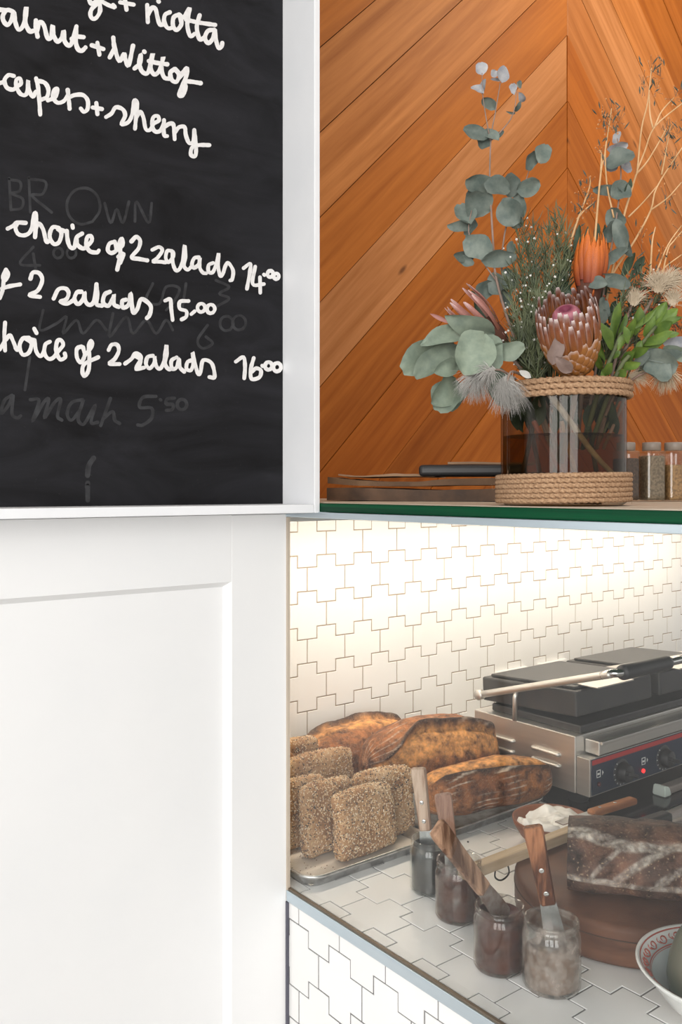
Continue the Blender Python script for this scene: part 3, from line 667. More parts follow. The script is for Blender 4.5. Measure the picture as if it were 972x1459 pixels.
box('batten', (0.900, 0.862, CTZ+0.0556), (1.20, 0.880, CTZ+0.0716), woodmat('pale_wood', (0, 0, 0), (0.52, 0.38, 0.24), (0.66, 0.51, 0.35), False, 0.55, (5, 90, 90)), t, 0.0012)
tube('wire_loop', smoothpts([(0.995, 0.871, CTZ+0.058), (0.985, 0.858, CTZ+0.048), (0.962, 0.852, CTZ+0.046), (0.955, 0.858, CTZ+0.050), (0.965, 0.866, CTZ+0.058)], 5), 0.0013, M['black'], t, 6)
# ------------------------------------------------------------------ jam jars and their knives
def jar(px, py, r, h, fill, fillmat, gmat, label, seed):
    b = onZ(px, py, CTZ); d = Vector((b.x, b.y, 0)).normalized(); c = Vector((b.x, b.y, CTZ+0.0003))+d*r
    t = thing('jam_jar', c, label, 'jar', 'open jars of spread on the counter')
    w = 0.0022; rn = r*0.91; hs = h*0.80
    prof = [(r*0.86, 0.0), (r*0.95, 0.0012), (r, 0.005), (r, 0.0056), (r, 0.008), (r, hs-0.009), (r, hs-0.0066), (r, hs-0.006), (r*0.985, hs), (rn, hs+0.005), (rn, hs+0.007), (rn+0.0013, hs+0.008), (rn+0.0013, hs+0.0095), (rn, hs+0.0105), (rn, h-0.004), (rn+0.0011, h-0.003), (rn+0.0011, h-0.001), (rn-0.0008, h),
            (rn-w, h-0.001), (rn-w, hs+0.006), (r-w, hs-0.005), (r-w, hs-0.006), (r-w, hs-0.009), (r-w, 0.009), (r-w, 0.007), (r-w, 0.006), (r*0.86, 0.0035)]
    lathe('glass', prof, c, gmat, t, 48)
    rf = r-w-0.0003; top = min(fill, 1.0)*h
    pr = [(r*0.85, 0.0038), (rf, 0.0066), (rf, min(top, hs-0.006))]
    if top > hs-0.006: pr += [(rn-w-0.0003, hs+0.0058), (rn-w-0.0003, top)]
    v, f = lathe_geo(pr, c, 48, None, True)
    # uneven surface: add a centre dip
    mk('spread', v, f, fillmat, t, True)
    return c, t
def sauce(name, c1, c2, rough=0.3, sc=40): return plain(name, c1, rough, c2=c2, scale=sc, bs=0.15, bscale=60, coat=0.4)
jA, tA = jar(614, 1281, 0.0320, 0.079, 0.74, sauce('vegemite_like_dark', (0.016, 0.012, 0.010), (0.008, 0.006, 0.005)), M['jarglass'], 'jar of near black spread beside the baking tray', 1)
jB, tB = jar(654, 1322, 0.0342, 0.083, 0.70, sauce('red_jam', (0.060, 0.012, 0.009), (0.03, 0.006, 0.005)), M['rimglass'], 'jar of red jam with smeared rim, second from the tray', 2)
jC, tC = jar(712, 1397, 0.0335, 0.080, 0.76, sauce('brown_jam', (0.085, 0.018, 0.013), (0.04, 0.009, 0.007)), M['rimglass'], 'jar of brown red jam just left of the frontmost jar', 3)
jD, tD = jar(786, 1427, 0.0357, 0.083, 0.52, sauce('beige_spread', (0.30, 0.17, 0.11), (0.20, 0.11, 0.07)), M['saltglass'], 'frontmost jar, nearly empty with greyish brown smears inside', 4)
def knife(tip, top, wid, label, hmat, hfrac, seed, facing=None, smear=False, rivets=True):
    tip, top = Vector(tip), Vector(top); ax_ = (top-tip); Ln = ax_.length; a = ax_.normalized()
    tc = (CAMP-top); tc = tc-a*tc.dot(a); nrm = tc.normalized()
    if facing: nrm = (Matrix.Rotation(math.radians(facing), 3, a) @ nrm)
    sd = a.cross(nrm).normalized()
    t = thing('spreading_knife', tip, label, 'knife', 'spreading knives standing in the jars')
    hb = Ln*(1-hfrac)
    # handle: octagonal-ish rounded section, swelling to the butt
    V, Fc = [], []; prof = [(0.0, 0.78, 0.85), (0.02, 0.86, 1.0), (0.25, 0.88, 1.0), (0.6, 0.96, 1.0), (0.92, 1.06, 1.0), (0.985, 1.0, 0.9), (1.0, 0.82, 0.6)]
    sec = [(-1, -0.35), (-0.8, -1), (0.8, -1), (1, -0.35), (1, 0.35), (0.8, 1), (-0.8, 1), (-1, 0.35)]
    for s, w, th in prof:
        for q in sec: V.append(tip+a*(hb+s*(Ln-hb))+sd*(q[0]*wid/2*w)+nrm*(q[1]*0.0065*th))
    for i in range(len(prof)-1):
        for k in range(8): Fc.append((i*8+k, i*8+(k+1) % 8, (i+1)*8+(k+1) % 8, (i+1)*8+k))
    Fc += [tuple(reversed(range(8))), tuple((len(prof)-1)*8+k for k in range(8))]
    hd = mk('handle', V, Fc, hmat, t)
    bl = [(0.0, 0.45), (0.03, 0.85), (0.08, 1.08), (0.5, 1.05), (1.0, 0.84)]
    V, Fc = [], []
    for s, w in bl:
        for q in ((-1, 0), (0, 1), (1, 0), (0, -1)): V.append(tip+a*(s*hb*1.02)+sd*(q[0]*wid/2*w)+nrm*(q[1]*0.0011))
    for i in range(len(bl)-1):
        for k in range(4): Fc.append((i*4+k, i*4+(k+1) % 4, (i+1)*4+(k+1) % 4, (i+1)*4+k))
    Fc += [(3, 2, 1, 0), tuple(len(bl)*4-4+k for k in range(4))]
    mk('blade', V, Fc, M['blade_smear'] if smear else M['blade'], t)
    if rivets:
        for s in (0.16, 0.46):
            c = tip+a*(hb+s*(Ln-hb))+nrm*0.0062
            Rm = Matrix((sd, a, nrm)).transposed()
            lathe('rivet', [(0.0034, 0), (0.0034, 0.0006), (0.0026, 0.0011)], c, M['chrome'], hd, 16, Rm)
    return t
M['blade'] = plain('knife_steel', (0.72, 0.74, 0.75), 0.22, 1.0, c2=(0.6, 0.62, 0.63), scale=30)
M['blade_smear'] = plain('knife_steel_smeared', (0.50, 0.46, 0.43), 0.38, 0.75, c2=(0.30, 0.22, 0.18), scale=60)
def hwood(name, d, l, ax_): return woodmat(name, (0, 0, 0), d, l, False, 0.55, ax_)
hw1 = hwood('walnut_handle', (0.07, 0.022, 0.010), (0.38, 0.16, 0.075), (120, 120, 9))
hw2 = hwood('worn_handle', (0.10, 0.05, 0.03), (0.42, 0.26, 0.17), (110, 110, 9))
hw3 = hwood('pinkish_handle', (0.16, 0.075, 0.05), (0.40, 0.24, 0.175), (110, 110, 9))
hw4 = hwood('pale_handle', (0.24, 0.12, 0.07), (0.56, 0.43, 0.33), (90, 90, 12))
tt = jD.dot(FWD)
knife(PT(794, 1350, tt+0.008), PT(759, 1177, tt-0.010), 0.0235, 'wooden handled knife with two bright rivets, upright in the frontmost jar', hw1, 0.63, 1)
tt = jC.dot(FWD)
knife(PT(722, 1310, tt+0.004), PT(622, 1178, tt-0.052), 0.0255, 'knife leaning far left out of the brown red jam jar', hw2, 0.66, 2, 25, True, False)
tt = jB.dot(FWD)
knife(PT(650, 1262, tt+0.0), PT(631, 1131, tt-0.004), 0.0235, 'pinkish wooden handled knife standing in the red jam jar', hw3, 0.63, 3, 10, False, False)
tt = jA.dot(FWD)
knife(PT(612, 1228, tt), PT(596, 1094, tt+0.004), 0.0225, 'pale worn handled knife standing in the near black jar', hw4, 0.66, 4, -10, False, True)
# ------------------------------------------------------------------ butter bowl, knife, boards
bc = Vector((1.2114, 0.957, CTZ+0.0003))
t = thing('butter_bowl', bc, 'small brown bowl heaped with white butter beside the press', 'bowl')
M['terracotta'] = plain('terracotta', (0.27, 0.095, 0.042), 0.55, c2=(0.20, 0.065, 0.03), scale=14, bs=0.2)
lathe('bowl', [(0.030, 0), (0.036, 0.002), (0.055, 0.018), (0.066, 0.036), (0.069, 0.046), (0.0672, 0.0475), (0.064, 0.045), (0.060, 0.036), (0.045, 0.018), (0.02, 0.008)], bc, M['terracotta'], t, 48)
V, Fc = [], []; nr, ns = 16, 48
for i in range(nr+1):
    for k in range(ns):
        a = 2*math.pi*k/ns; r = 0.0615*i/nr
        p = Vector((r*math.cos(a), r*math.sin(a), 0)); h = 0.047+0.010*noise.noise(p*38+Vector((2, 1, 0)))+0.005*noise.noise(p*90)
        if i == nr: h = 0.040
        h -= 0.018*math.exp(-((p.x+0.01)**2+(p.y-0.045)**2)/0.0006)
        V.append(bc+p+Vector((0, 0, h)))
for i in range(nr):
    for k in range(ns): Fc.append((i*ns+k, i*ns+(k+1) % ns, (i+1)*ns+(k+1) % ns, (i+1)*ns+k))
mk('butter', V, Fc, plain('butter_white', (0.93, 0.92, 0.89), 0.4, c2=(0.88, 0.86, 0.82), scale=30, bs=0.2), t, True)
def flat_knife(a, b, hb, wid, hmat, label, riv=True):
    a, b = Vector(a), Vector(b); d = (b-a).normalized(); n_ = Vector((0, 0, 1)); n_ = (n_-d*n_.dot(d)).normalized(); s = d.cross(n_); Ln = (b-a).length
    t = thing('butter_knife', a, label, 'knife')
    R = Matrix((d, s, n_)).transposed().to_4x4(); R.translation = a
    hd = box('handle', (hb, -wid/2, -0.006), (Ln, wid/2, 0.006), hmat, t, 0.004, R, 3)
    box('blade', (0, -wid/2*0.9, -0.0009), (hb+0.004, wid/2*0.9, 0.0009), M['blade'], t, 0, R)
    if riv:
        for s_ in (0.2, 0.55):
            lathe('rivet', [(0.003, 0), (0.003, 0.0006), (0.0022, 0.001)], a+d*(hb+s_*(Ln-hb))+n_*0.006, M['chrome'], hd, 12, Matrix((d, s, n_)).transposed())
    return t
kb0, kb1 = PT(842, 1159, 1.500), PT(903, 1140, 1.575)
dk = (kb1-kb0).normalized()
flat_knife(kb0-dk*0.085, kb1, 0.085, 0.019, hwood('orange_handle', (0.30, 0.11, 0.045), (0.50, 0.22, 0.10), (9, 90, 90)), 'butter knife with orange brown wooden handle resting in the butter')
setp(box('press_mat', (1.362, 0.925, CTZ+0.0004), (2.10, 1.35, CTZ+0.004), M['blackgloss'], None, 0.001), 'glossy black mat under the sandwich press', 'mat')
gb = thing('grey_board', (1.55, 0.78, CTZ), 'pale grey chopping board lying right of the butter knife', 'chopping board')
box('board', (1.385, 0.62, CTZ+0.0003), (1.80, 0.905, CTZ+0.014), plain('grey_stone', (0.46, 0.43, 0.40), 0.5, c2=(0.40, 0.37, 0.34), scale=18), gb, 0.003)
bk = thing('bread_knife', (1.33, 0.9, CTZ), 'knife with thick black handle lying behind the cut loaf', 'knife')
Rk = Matrix.Translation((1.385, 0.868, CTZ+0.0265)) @ Matrix.Rotation(math.radians(-4), 4, 'Z')
box('handle', (-0.10, -0.012, -0.012), (0.035, 0.012, 0.012), M['black'], bk, 0.006, Rk, 3)
box('blade', (0.03, -0.010, -0.001), (0.20, 0.010, 0.001), M['blade'], bk, 0, Rk)
st = thing('white_tipped_tool', (1.7, 0.972, CTZ), 'greyish bar with a white wedge end in front of the press', 'utensil')
e0 = onZ(928, 1131, CTZ+0.004)
box('bar', (e0.x+0.022, 0.962, CTZ+0.0045), (e0.x+0.30, 0.984, CTZ+0.020), plain('tool_grey', (0.30, 0.255, 0.225), 0.5), st, 0.003)
v = [(e0.x, 0.958, CTZ+0.0045), (e0.x+0.024, 0.958, CTZ+0.0045), (e0.x+0.024, 0.988, CTZ+0.0045), (e0.x, 0.988, CTZ+0.0045), (e0.x+0.002, 0.960, CTZ+0.026), (e0.x+0.020, 0.960, CTZ+0.021), (e0.x+0.020, 0.986, CTZ+0.021), (e0.x+0.002, 0.986, CTZ+0.026)]
bm = bmesh.new(); vv = [bm.verts.new(p) for p in v]
for q in ((0,3,2,1),(4,5,6,7),(0,1,5,4),(1,2,6,5),(2,3,7,6),(3,0,4,7)): bm.faces.new([vv[i] for i in q])
bmesh.ops.bevel(bm, geom=list(bm.edges), offset=0.002, segments=2, affect='EDGES')
bm_obj('end_cap', bm, plain('cap_white', (0.72, 0.80, 0.74), 0.35), st)
# ------------------------------------------------------------------ patterned bowl with green squash
pc = Vector((0.957, 0.5087, CTZ+0.0003)); HB = 0.070
t = thing('patterned_bowl', pc, 'white ceramic bowl with red scroll pattern inside the rim', 'bowl')
M['ceramic'] = plain('ceramic', (0.80, 0.80, 0.78), 0.15, c2=(0.77, 0.77, 0.75), scale=8)
M['redink'] = plain('red_ink', (0.50, 0.11, 0.075), 0.25, c2=(0.40, 0.08, 0.055), scale=60)
M['blueish'] = plain('bowl_inner', (0.56, 0.62, 0.62), 0.2)
lathe('bowl', [(0.040, 0), (0.043, 0.003), (0.042, 0.007), (0.070, 0.032), (0.092, 0.060), (0.100, HB-0.002), (0.0995, HB), (0.0965, HB-0.0005), (0.0885, 0.060)], pc, M['ceramic'], t, 72, None, False)
lathe('bowl_inside', [(0.0885, 0.060), (0.078, 0.048), (0.066, 0.034), (0.038, 0.012), (0.001, 0.009)], pc, M['blueish'], t, 72, None, False)
def rimp(a, s, off=0.0006):
    r, z = 0.0965+(0.0805-0.0965)*s, (HB-0.0005)+(0.051-HB)*s*0.93
    if s > 0.5: z += 0.0006
    return pc+Vector(((r-off*0.6)*math.cos(a), (r-off*0.6)*math.sin(a), z+off))
def rimring(s, w):
    V, Fc = [], []
    for k in range(96):
        a = 2*math.pi*k/96; V += [rimp(a, s-w/2), rimp(a, s+w/2)]
    for k in range(96): j = (k+1) % 96; Fc.append((2*k, 2*k+1, 2*j+1, 2*j))
    mk('rim_line', V, Fc, M['redink'], t)
rimring(0.10, 0.07); rimring(0.80, 0.06); rimring(0.89, 0.03)
V, Fc = [], []
for k in range(26):
    a0 = 2*math.pi*k/26
    pts = []
    for i in range(15):
        th = i/14*2*math.pi*1.15; rr = 0.26*(1-i/22)
        pts.append(rimp(a0+0.075*(rr/0.26)*math.cos(th), 0.46+rr*math.sin(th), 0.0009))
    tube_geo(pts, [0.0005+0.0004*math.sin(i/14*3.14) for i in range(15)], 4, V, Fc)
    tube_geo([rimp(a0+0.09+0.03*math.sin(i), 0.28+0.09*i, 0.0009) for i in range(5)], [0.0003, 0.0009, 0.0007, 0.0009, 0.0003], 4, V, Fc)
setp(mk('scroll_pattern', V, Fc, M['redink'], t), 'red scroll pattern', kind='stuff')
sq = Vector((0.944, 0.519, CTZ+0.0098+0.0463))
t = thing('green_squash', (sq.x, sq.y, CTZ+0.04), 'dark green squash resting in the patterned bowl', 'vegetable')
prof = [(0.004, -0.046), (0.022, -0.043), (0.038, -0.034), (0.047, -0.018), (0.050, 0.0), (0.047, 0.022), (0.040, 0.042), (0.031, 0.058), (0.022, 0.070), (0.010, 0.077), (0.002, 0.078)]
lathe('squash', prof, sq, plain('squash_green', (0.075, 0.11, 0.075), 0.4, c2=(0.13, 0.12, 0.085), scale=16, bs=0.2), t, 40)
tube('stalk', [sq+Vector((0, 0, 0.076)), sq+Vector((0.003, 0.002, 0.092))], [0.006, 0.004], plain('stalk', (0.16, 0.13, 0.07), 0.8), t, 7)
# ------------------------------------------------------------------ sandwich press
PX0, PX1, PYF, PYB = 1.372, 1.935, 1.030, 1.292
ZB, ZT = CTZ+0.034, EYE-0.472
pr = thing('sandwich_press', (1.65, 1.16, CTZ+0.004), 'double stainless steel sandwich press with black lids, red striped panel and knobs', 'sandwich press')
body = box('body', (PX0, PYF, ZB), (PX1, PYB, ZT), M['steel'], pr, 0.002)
for yy, zz in ((1.10, 0.063), (1.10, 0.085), (1.215, 0.063), (1.215, 0.085)):
    tube('louvre', smoothpts([(PX0+0.001, yy-0.032, ZB+zz-0.02), (PX0-0.0035, yy-0.026, ZB+zz-0.02), (PX0-0.0035, yy+0.026, ZB+zz-0.02), (PX0+0.001, yy+0.032, ZB+zz-0.02)], 4), 0.0042, M['steel'], body, 8)
for fx in (PX0+0.05, PX1-0.05):
    for fy in (PYF+0.03, PYB-0.04):
        lathe('foot', [(0.018, 0), (0.020, 0.004), (0.016, 0.0302)], (fx, fy, CTZ+0.0041), M['rubber'], pr, 20)
zc = EYE-0.5095
cp = box('control_box', (PX0+0.003, 0.9995, ZB), (PX1-0.003, PYF-0.0005, zc), M['steel'], pr, 0.0012)
box('control_panel', (PX0+0.008, 0.9980, ZB+0.003), (PX1-0.008, 0.9994, zc-0.001), M['panel_blue'], pr)
box('red_stripe', (PX0+0.008, 0.9972, zc-0.0115), (PX1-0.008, 0.9979, zc-0.0025), M['red'], pr)
box('grease_tray', (PX0+0.028, 0.996, zc+0.003), (PX1-0.028, PYF-0.001, zc+0.030), M['steel'], pr, 0.002)
box('tray_grip', (PX0+0.030, 0.9905, zc+0.024), (PX1-0.030, 0.9958, zc+0.030), M['steel'], pr, 0.001)
box('lower_plate', (PX0+0.022, PYF+0.004, ZT+0.0003), (PX1-0.022, PYB-0.03, ZT+0.016), M['black_iron'], pr, 0.003)
RY = Matrix.Rotation(math.radians(90), 3, 'X')
for px, py in ((885, 1096), (945, 1081), (1003, 1068)):
    p = onY(px, py, 0.998); p.z = EYE-0.551
    kd = lathe('dial', [(0.0255, 0), (0.0255, 0.0012), (0.024, 0.0016)], (p.x, 0.9979, p.z), plain('dial_marks', (0.05, 0.052, 0.056), 0.35), pr, 40, RY)
    for k in range(9):
        a = math.radians(130+k*26); c = Vector((p.x+0.0238*math.cos(a), 0.9962, p.z+0.0238*math.sin(a)))
        box('dial_mark', (-0.0007, -0.0001, -0.0016), (0.0007, 0.0001, 0.0016), M['socket'], kd, 0, Matrix.Translation(c) @ Matrix.Rotation(-a+math.pi/2, 4, 'Y'))
    kb = lathe('knob', [(0.0195, 0), (0.0195, 0.006), (0.0165, 0.016), (0.015, 0.018)], (p.x, 0.9960, p.z), M['black'], pr, 36, RY)
    box('knob_grip', (-0.0165, -0.010, -0.004), (0.0165, 0, 0.004), M['black'], kb, 0.002, Matrix.Translation((p.x, 0.9785, p.z)) @ Matrix.Rotation(math.radians(20), 4, 'Y'))
for px, py in ((853, 1101), (917, 1083)):
    p = onY(px, py, 0.9978)
    for dx, dz, w, h in ((-0.006, 0.004, 0.012, 0.0012), (-0.006, -0.009, 0.012, 0.0012), (-0.006, -0.009, 0.0012, 0.014), (0.005, -0.009, 0.0012, 0.014), (-0.003, -0.004, 0.006, 0.0035)):
        box('symbol', (p.x+dx, 0.9972, p.z+dz), (p.x+dx+w, 0.9979, p.z+dz+h), M['socket'], pr)
    mk('symbol', [(p.x+0.011, 0.9972, p.z+0.003), (p.x+0.0155, 0.9972, p.z-0.002), (p.x+0.011, 0.9972, p.z-0.007)], [(0, 1, 2)], M['socket'], pr)
m, nt, N, L, B = newmat('lamp_red'); B.inputs['Base Color'].default_value = (0.6, 0.02, 0.02, 1); B.inputs['Emission Color'].default_value = (1, 0.03, 0.03, 1); B.inputs['Emission Strength'].default_value = 1.3
M['lamp'] = m
p = onY(916, 1098, 0.9978); lathe('indicator_lamp', [(0.0042, 0), (0.0042, 0.003), (0.002, 0.0045)], (p.x, 0.9976, p.z), M['lamp'], pr, 16, RY)
p = onY(853, 1117, 0.9978); lathe('indicator_lamp', [(0.0042, 0), (0.0042, 0.003), (0.002, 0.0045)], (p.x, 0.9976, p.z), plain('lamp_off', (0.10, 0.02, 0.02), 0.3), pr, 16, RY)
def lid(x0, x1):
    Mx = Matrix.Translation((0, PYB-0.012, ZT+0.030)) @ Matrix.Rotation(math.radians(-3), 4, 'X')
    D = PYB-0.012-PYF-0.006
    ld = box('lid', (x0, -D, -0.010), (x1, 0, 0.040), M['black_iron'], pr, 0.004, Mx)
    box('lid_cover', (x0+0.012, -D+0.012, 0.0402), (x1-0.012, -0.015, 0.046), M['black_iron'], ld, 0.002, Mx)
    # U handle: two side arms, a front bar with black grip
    za, zf = EYE-0.438, EYE-0.340
    P0, P1 = Vector((x0-0.012, 1.276, za)), Vector((x0-0.012, 0.952, zf))
    tube('arm', smoothpts([P0, P0.lerp(P1, 0.5), P0.lerp(P1, 0.9), P1], 5), 0.0075, M['steel'], ld, 12)
    Q0 = Vector((x1+0.004, 1.276, za)); Q1 = Vector((x1+0.004, 0.952, zf))
    tube('arm', smoothpts([Q0, Q0.lerp(Q1, 0.5), Q0.lerp(Q1, 0.9), Q1], 5), 0.0075, M['steel'], ld, 12)
    tube('handle_bar', smoothpts([P1+Vector((0, 0.02, -0.006)), P1+Vector((0.003, 0.004, 0)), P1+Vector((0.012, -0.008, 0.002)), P1+Vector((0.04, -0.010, 0.002)), Q1+Vector((-0.04, -0.010, 0.002)), Q1+Vector((-0.012, -0.008, 0.002)), Q1+Vector((-0.003, 0.004, 0)), Q1+Vector((0, 0.02, -0.006))], 5), 0.0078, M['chrome'], ld, 12)
    gx0, gx1 = P1.x+0.018, P1.x+0.175
    gy, gz = P1.y-0.010, zf+0.002
    lathe('grip', [(0.008, 0), (0.0135, 0.002), (0.0145, 0.006), (0.0138, 0.05), (0.0148, gx1-gx0-0.012), (0.013, gx1-gx0-0.003), (0.008, gx1-gx0)], (gx0, gy, gz), M['black'], ld, 24, Matrix.Rotation(math.radians(90), 3, 'Y'))
    tube('strut', [(x0-0.012, 1.180, ZT-0.001), (x0-0.012, 1.180, ZT+0.047), (x0-0.010, 1.178, ZT+0.056)], 0.005, M['steel'], ld, 10)
    lathe('hinge', [(0.010, 0), (0.011, 0.002), (0.011, 0.014), (0.010, 0.016)], (x0-0.021, 1.276, za), M['steel'], ld, 20, Matrix.Rotation(math.radians(90), 3, 'Y'))
    box('arm_bracket', (x0+0.03, 1.01, ZT+0.088), (x0+0.15, 1.07, ZT+0.091), M['steel'], ld, 0.001)
lid(PX0+0.013, PX0+0.268); lid(PX0+0.298, PX1-0.010)
tube('power_lead', smoothpts([(1.60, PYB-0.002, ZT-0.05), (1.62, 1.36, ZT-0.02), (1.66, 1.42, 1.05), (1.675, 1.45, 1.062)], 6), 0.0035, M['black'], pr, 8)
# wall sockets
for k, (a, b, ytop, lb) in enumerate(((706, 750, 957, 'white double power socket on the tiles, left one above the press'), (768, 806, 945, 'white double power socket on the tiles, right one above the press'))):
    A, Bp = onY(a, ytop, DY-0.006), onY(b, ytop, DY-0.006)
    t = thing('power_socket', ((A.x+Bp.x)/2, DY-0.004, A.z-0.07), lb, 'socket', 'power sockets behind the press')
    pl = box('plate', (A.x, DY-0.0135, A.z-0.072), (Bp.x, DY-0.0005, A.z), M['socket'], t, 0.003)
    for f_ in (0.3, 0.7):
        xx = A.x+(Bp.x-A.x)*f_
        box('switch', (xx-0.006, DY-0.018, A.z-0.024), (xx+0.006, DY-0.0136, A.z-0.010), M['socket'], pl, 0.0015)
        if k == 0 or f_ > 0.5: box('plug', (xx-0.017, DY-0.050, A.z-0.062), (xx+0.017, DY-0.0137, A.z-0.030), M['black'] if k else M['socket'], t, 0.005)
# ------------------------------------------------------------------ things on the shelf: folders, tablet, spice jars
SZ = 1.5306
def sheet_stack(name, c, w, d, hs, rz, mat, label, cat, wave, seed, curl=0.0, pages=None):
    nx, ny = 26, 8; V, Fc = [], []
    R = Matrix.Translation(Vector(c)) @ Matrix.Rotation(math.radians(rz), 4, 'Z')
    for s in (0, 1):
        for i in range(nx+1):
            for j in range(ny+1):
                x, y = -w/2+w*i/nx, -d/2+d*j/ny
                z = s*hs + wave*(0.5+0.5*math.sin(i/nx*6.0+seed)+0.25*noise.noise(Vector((i*0.3, j*0.4, seed))))*(0.35 if s == 0 else 1.0)
                z += curl*max(0, (0.22-i/nx))**1.5*(1 if j < 4 else 0.4)
                V.append(R @ Vector((x, y, max(z, 0.0002 if s == 0 else hs*0.6))))
    n = (nx+1)*(ny+1); idx = lambda s, i, j: s*n+i*(ny+1)+j
    for s in (0, 1):
        for i in range(nx):
            for j in range(ny):
                q = (idx(s,i,j), idx(s,i+1,j), idx(s,i+1,j+1), idx(s,i,j+1)); Fc.append(q if s else tuple(reversed(q)))
    for i in range(nx):
        for j in (0, ny):
            Fc.append((idx(0,i,j), idx(0,i+1,j), idx(1,i+1,j), idx(1,i,j)))
    for j in range(ny):
        for i in (0, nx): Fc.append((idx(0,i,j), idx(0,i,j+1), idx(1,i,j+1), idx(1,i,j)))
    o = mk(name, V, Fc, mat, None, False); setp(o, label, cat); return o
LB = plain('dark_leather', (0.11, 0.055, 0.025), 0.6, c2=(0.05, 0.024, 0.011), scale=22, bs=0.4, bscale=60)
LB2 = plain('brown_kraft', (0.19, 0.105, 0.05), 0.7, c2=(0.09, 0.045, 0.02), scale=16, bs=0.3)
KR = plain('tan_paper', (0.36, 0.22, 0.13), 0.75, c2=(0.28, 0.165, 0.09), scale=12)
sheet_stack('leather_folder', (1.010, 1.055, SZ), 0.30, 0.17, 0.018, -58, LB, 'dark brown folder lying at the bottom of the stack on the shelf', 'folder', 0.004, 1.0)
sheet_stack('kraft_folder', (1.005, 1.060, SZ+0.0240), 0.285, 0.165, 0.007, -57, LB2, 'worn brown wavy folder in the middle of the shelf stack', 'folder', 0.006, 2.3, 0.03)
sheet_stack('paper_menu', (0.985, 1.115, SZ+0.0390), 0.16, 0.14, 0.0018, -52, KR, 'tan sheet with curled corner on top of the stack', 'paper', 0.004, 4.0, 0.03)
tb = thing('black_wallet', (1.03, 0.985, SZ+0.034), 'black zip case lying on the folders just left of the vase', 'case')
Rw = Matrix.Translation((1.045, 0.985, SZ+0.0500)) @ Matrix.Rotation(math.radians(-50), 4, 'Z')
box('case', (-0.085, -0.05, -0.010), (0.085, 0.05, 0.0085), M['black'], tb, 0.006, Rw, 3)
sheet_stack('tan_notebook', (1.075, 0.975, SZ+0.0590), 0.14, 0.09, 0.003, -46, KR, 'thin tan notebook on top of the black case', 'notebook', 0.0015, 0.5)
for k, (px, col, fr, lb) in enumerate(((897, (0.10, 0.055, 0.03), 0.85, 'spice jar of dark brown spice half hidden by the vase'), (934, (0.30, 0.22, 0.14), 0.9, 'spice jar of greyish brown seeds, second from the vase'), (966, (0.48, 0.27, 0.11), 0.72, 'spice jar three quarters full of tan powder, third from the vase'), (998, (0.13, 0.08, 0.05), 0.8, 'spice jar at the right picture edge'))):
    c = onZ(px, 714.5, SZ); r = 0.0168; h = 0.094
    rz = math.atan2(FWD.y, FWD.x)
    c = c+Vector((FWD.x, FWD.y, 0))*r
    t = thing('spice_jar', c, lb, 'jar', 'spice jars on the shelf')
    Rj = Matrix.Translation(c) @ Matrix.Rotation(rz+0.2, 4, 'Z')
    box('glass', (-r, -r, 0.0003), (r, r, h*0.86), M['jarglass'], t, 0.004, Rj, 2)
    box('spice', (-r+0.0015, -r+0.0015, 0.002), (r-0.0015, r-0.0015, h*0.86*fr), plain('spice_%d' % k, col, 0.9, c2=tuple(x*0.55 for x in col), scale=240, lo=0.4, hi=0.6), t, 0.003, Rj, 2)
    lathe('lid', [(0.0135, h*0.862), (0.0145, h*0.87), (0.0145, h*0.985), (0.0135, h)], c, plain('tin_lid_%d' % k, (0.30, 0.25, 0.21), 0.4), t, 28)
# ------------------------------------------------------------------ vase with rope
VT = 1.045
vc = PT(802, HY, VT); vc.z = SZ
VH = 0.1445; VR = 0.0735
va = thing('glass_vase', vc, 'round glass vase bound with rope, half full of water', 'vase')
lathe('glass', [(VR*0.93, 0.0006), (VR, 0.004), (VR, 0.0045), (VR, 0.010), (VR, VH-0.006), (VR, VH-0.0005), (VR, VH), (VR-0.0025, VH), (VR-0.0025, VH-0.0005), (VR-0.0025, VH-0.006), (VR-0.0025, 0.013), (VR-0.0025, 0.0075), (VR-0.0025, 0.007), (0.001, 0.006)], vc, M['vaseglass'], va, 72, None, False)
lathe('water', [(0.001, 0.0065), (VR-0.003, 0.0075), (VR-0.003, 0.008), (VR-0.003, 0.012), (VR-0.003, 0.079), (VR-0.003, 0.0825), (VR-0.003, 0.083), (VR-0.0035, 0.0831), (VR-0.008, 0.0831), (0.001, 0.0831)], vc, M['water'], va, 60, None, False)
m, nt, N, L, B = newmat('jute_rope'); vec = coords(nt)
n = noisetex(nt, vec, 420, 3, 0.6); L.new(ramp(nt, n, [(0.3, (0.24, 0.13, 0.065)), (0.7, (0.52, 0.335, 0.20))]), B.inputs['Base Color']); B.inputs['Roughness'].default_value = 0.9; bump(nt, B, n, 0.7, 0.001)
M['jute'] = m
def rope(z0, turns, R, r, tw):
    V, Fc = [], []; per = 400; n = int(per*turns); sg = 15
    for i in range(n+1):
        a = 2*math.pi*i/per; ph = a*R/r*tw
        o = vc+Vector((R*math.cos(a), R*math.sin(a), z0+(i/per)*2*r*0.96)); ra = Vector((math.cos(a), math.sin(a), 0))
        for k in range(sg):
            b = 2*math.pi*k/sg; rr = r*(0.66+0.46*abs(math.cos(1.5*(b+ph))))
            V.append(o+ra*(rr*math.cos(b))+Vector((0, 0, rr*math.sin(b))))
    for i in range(n):
        for k in range(sg): Fc.append((i*sg+k, i*sg+(k+1) % sg, (i+1)*sg+(k+1) % sg, (i+1)*sg+k))
    Fc += [tuple(reversed(range(sg))), tuple(n*sg+k for k in range(sg))]
    return mk('rope', V, Fc, M['jute'], va, True)
rb = rope(0.0032, 6.2, VR+0.0036, 0.00295, 0.85)
rt = rope(VH-0.0200, 3.0, VR+0.0040, 0.0035, 0.85)
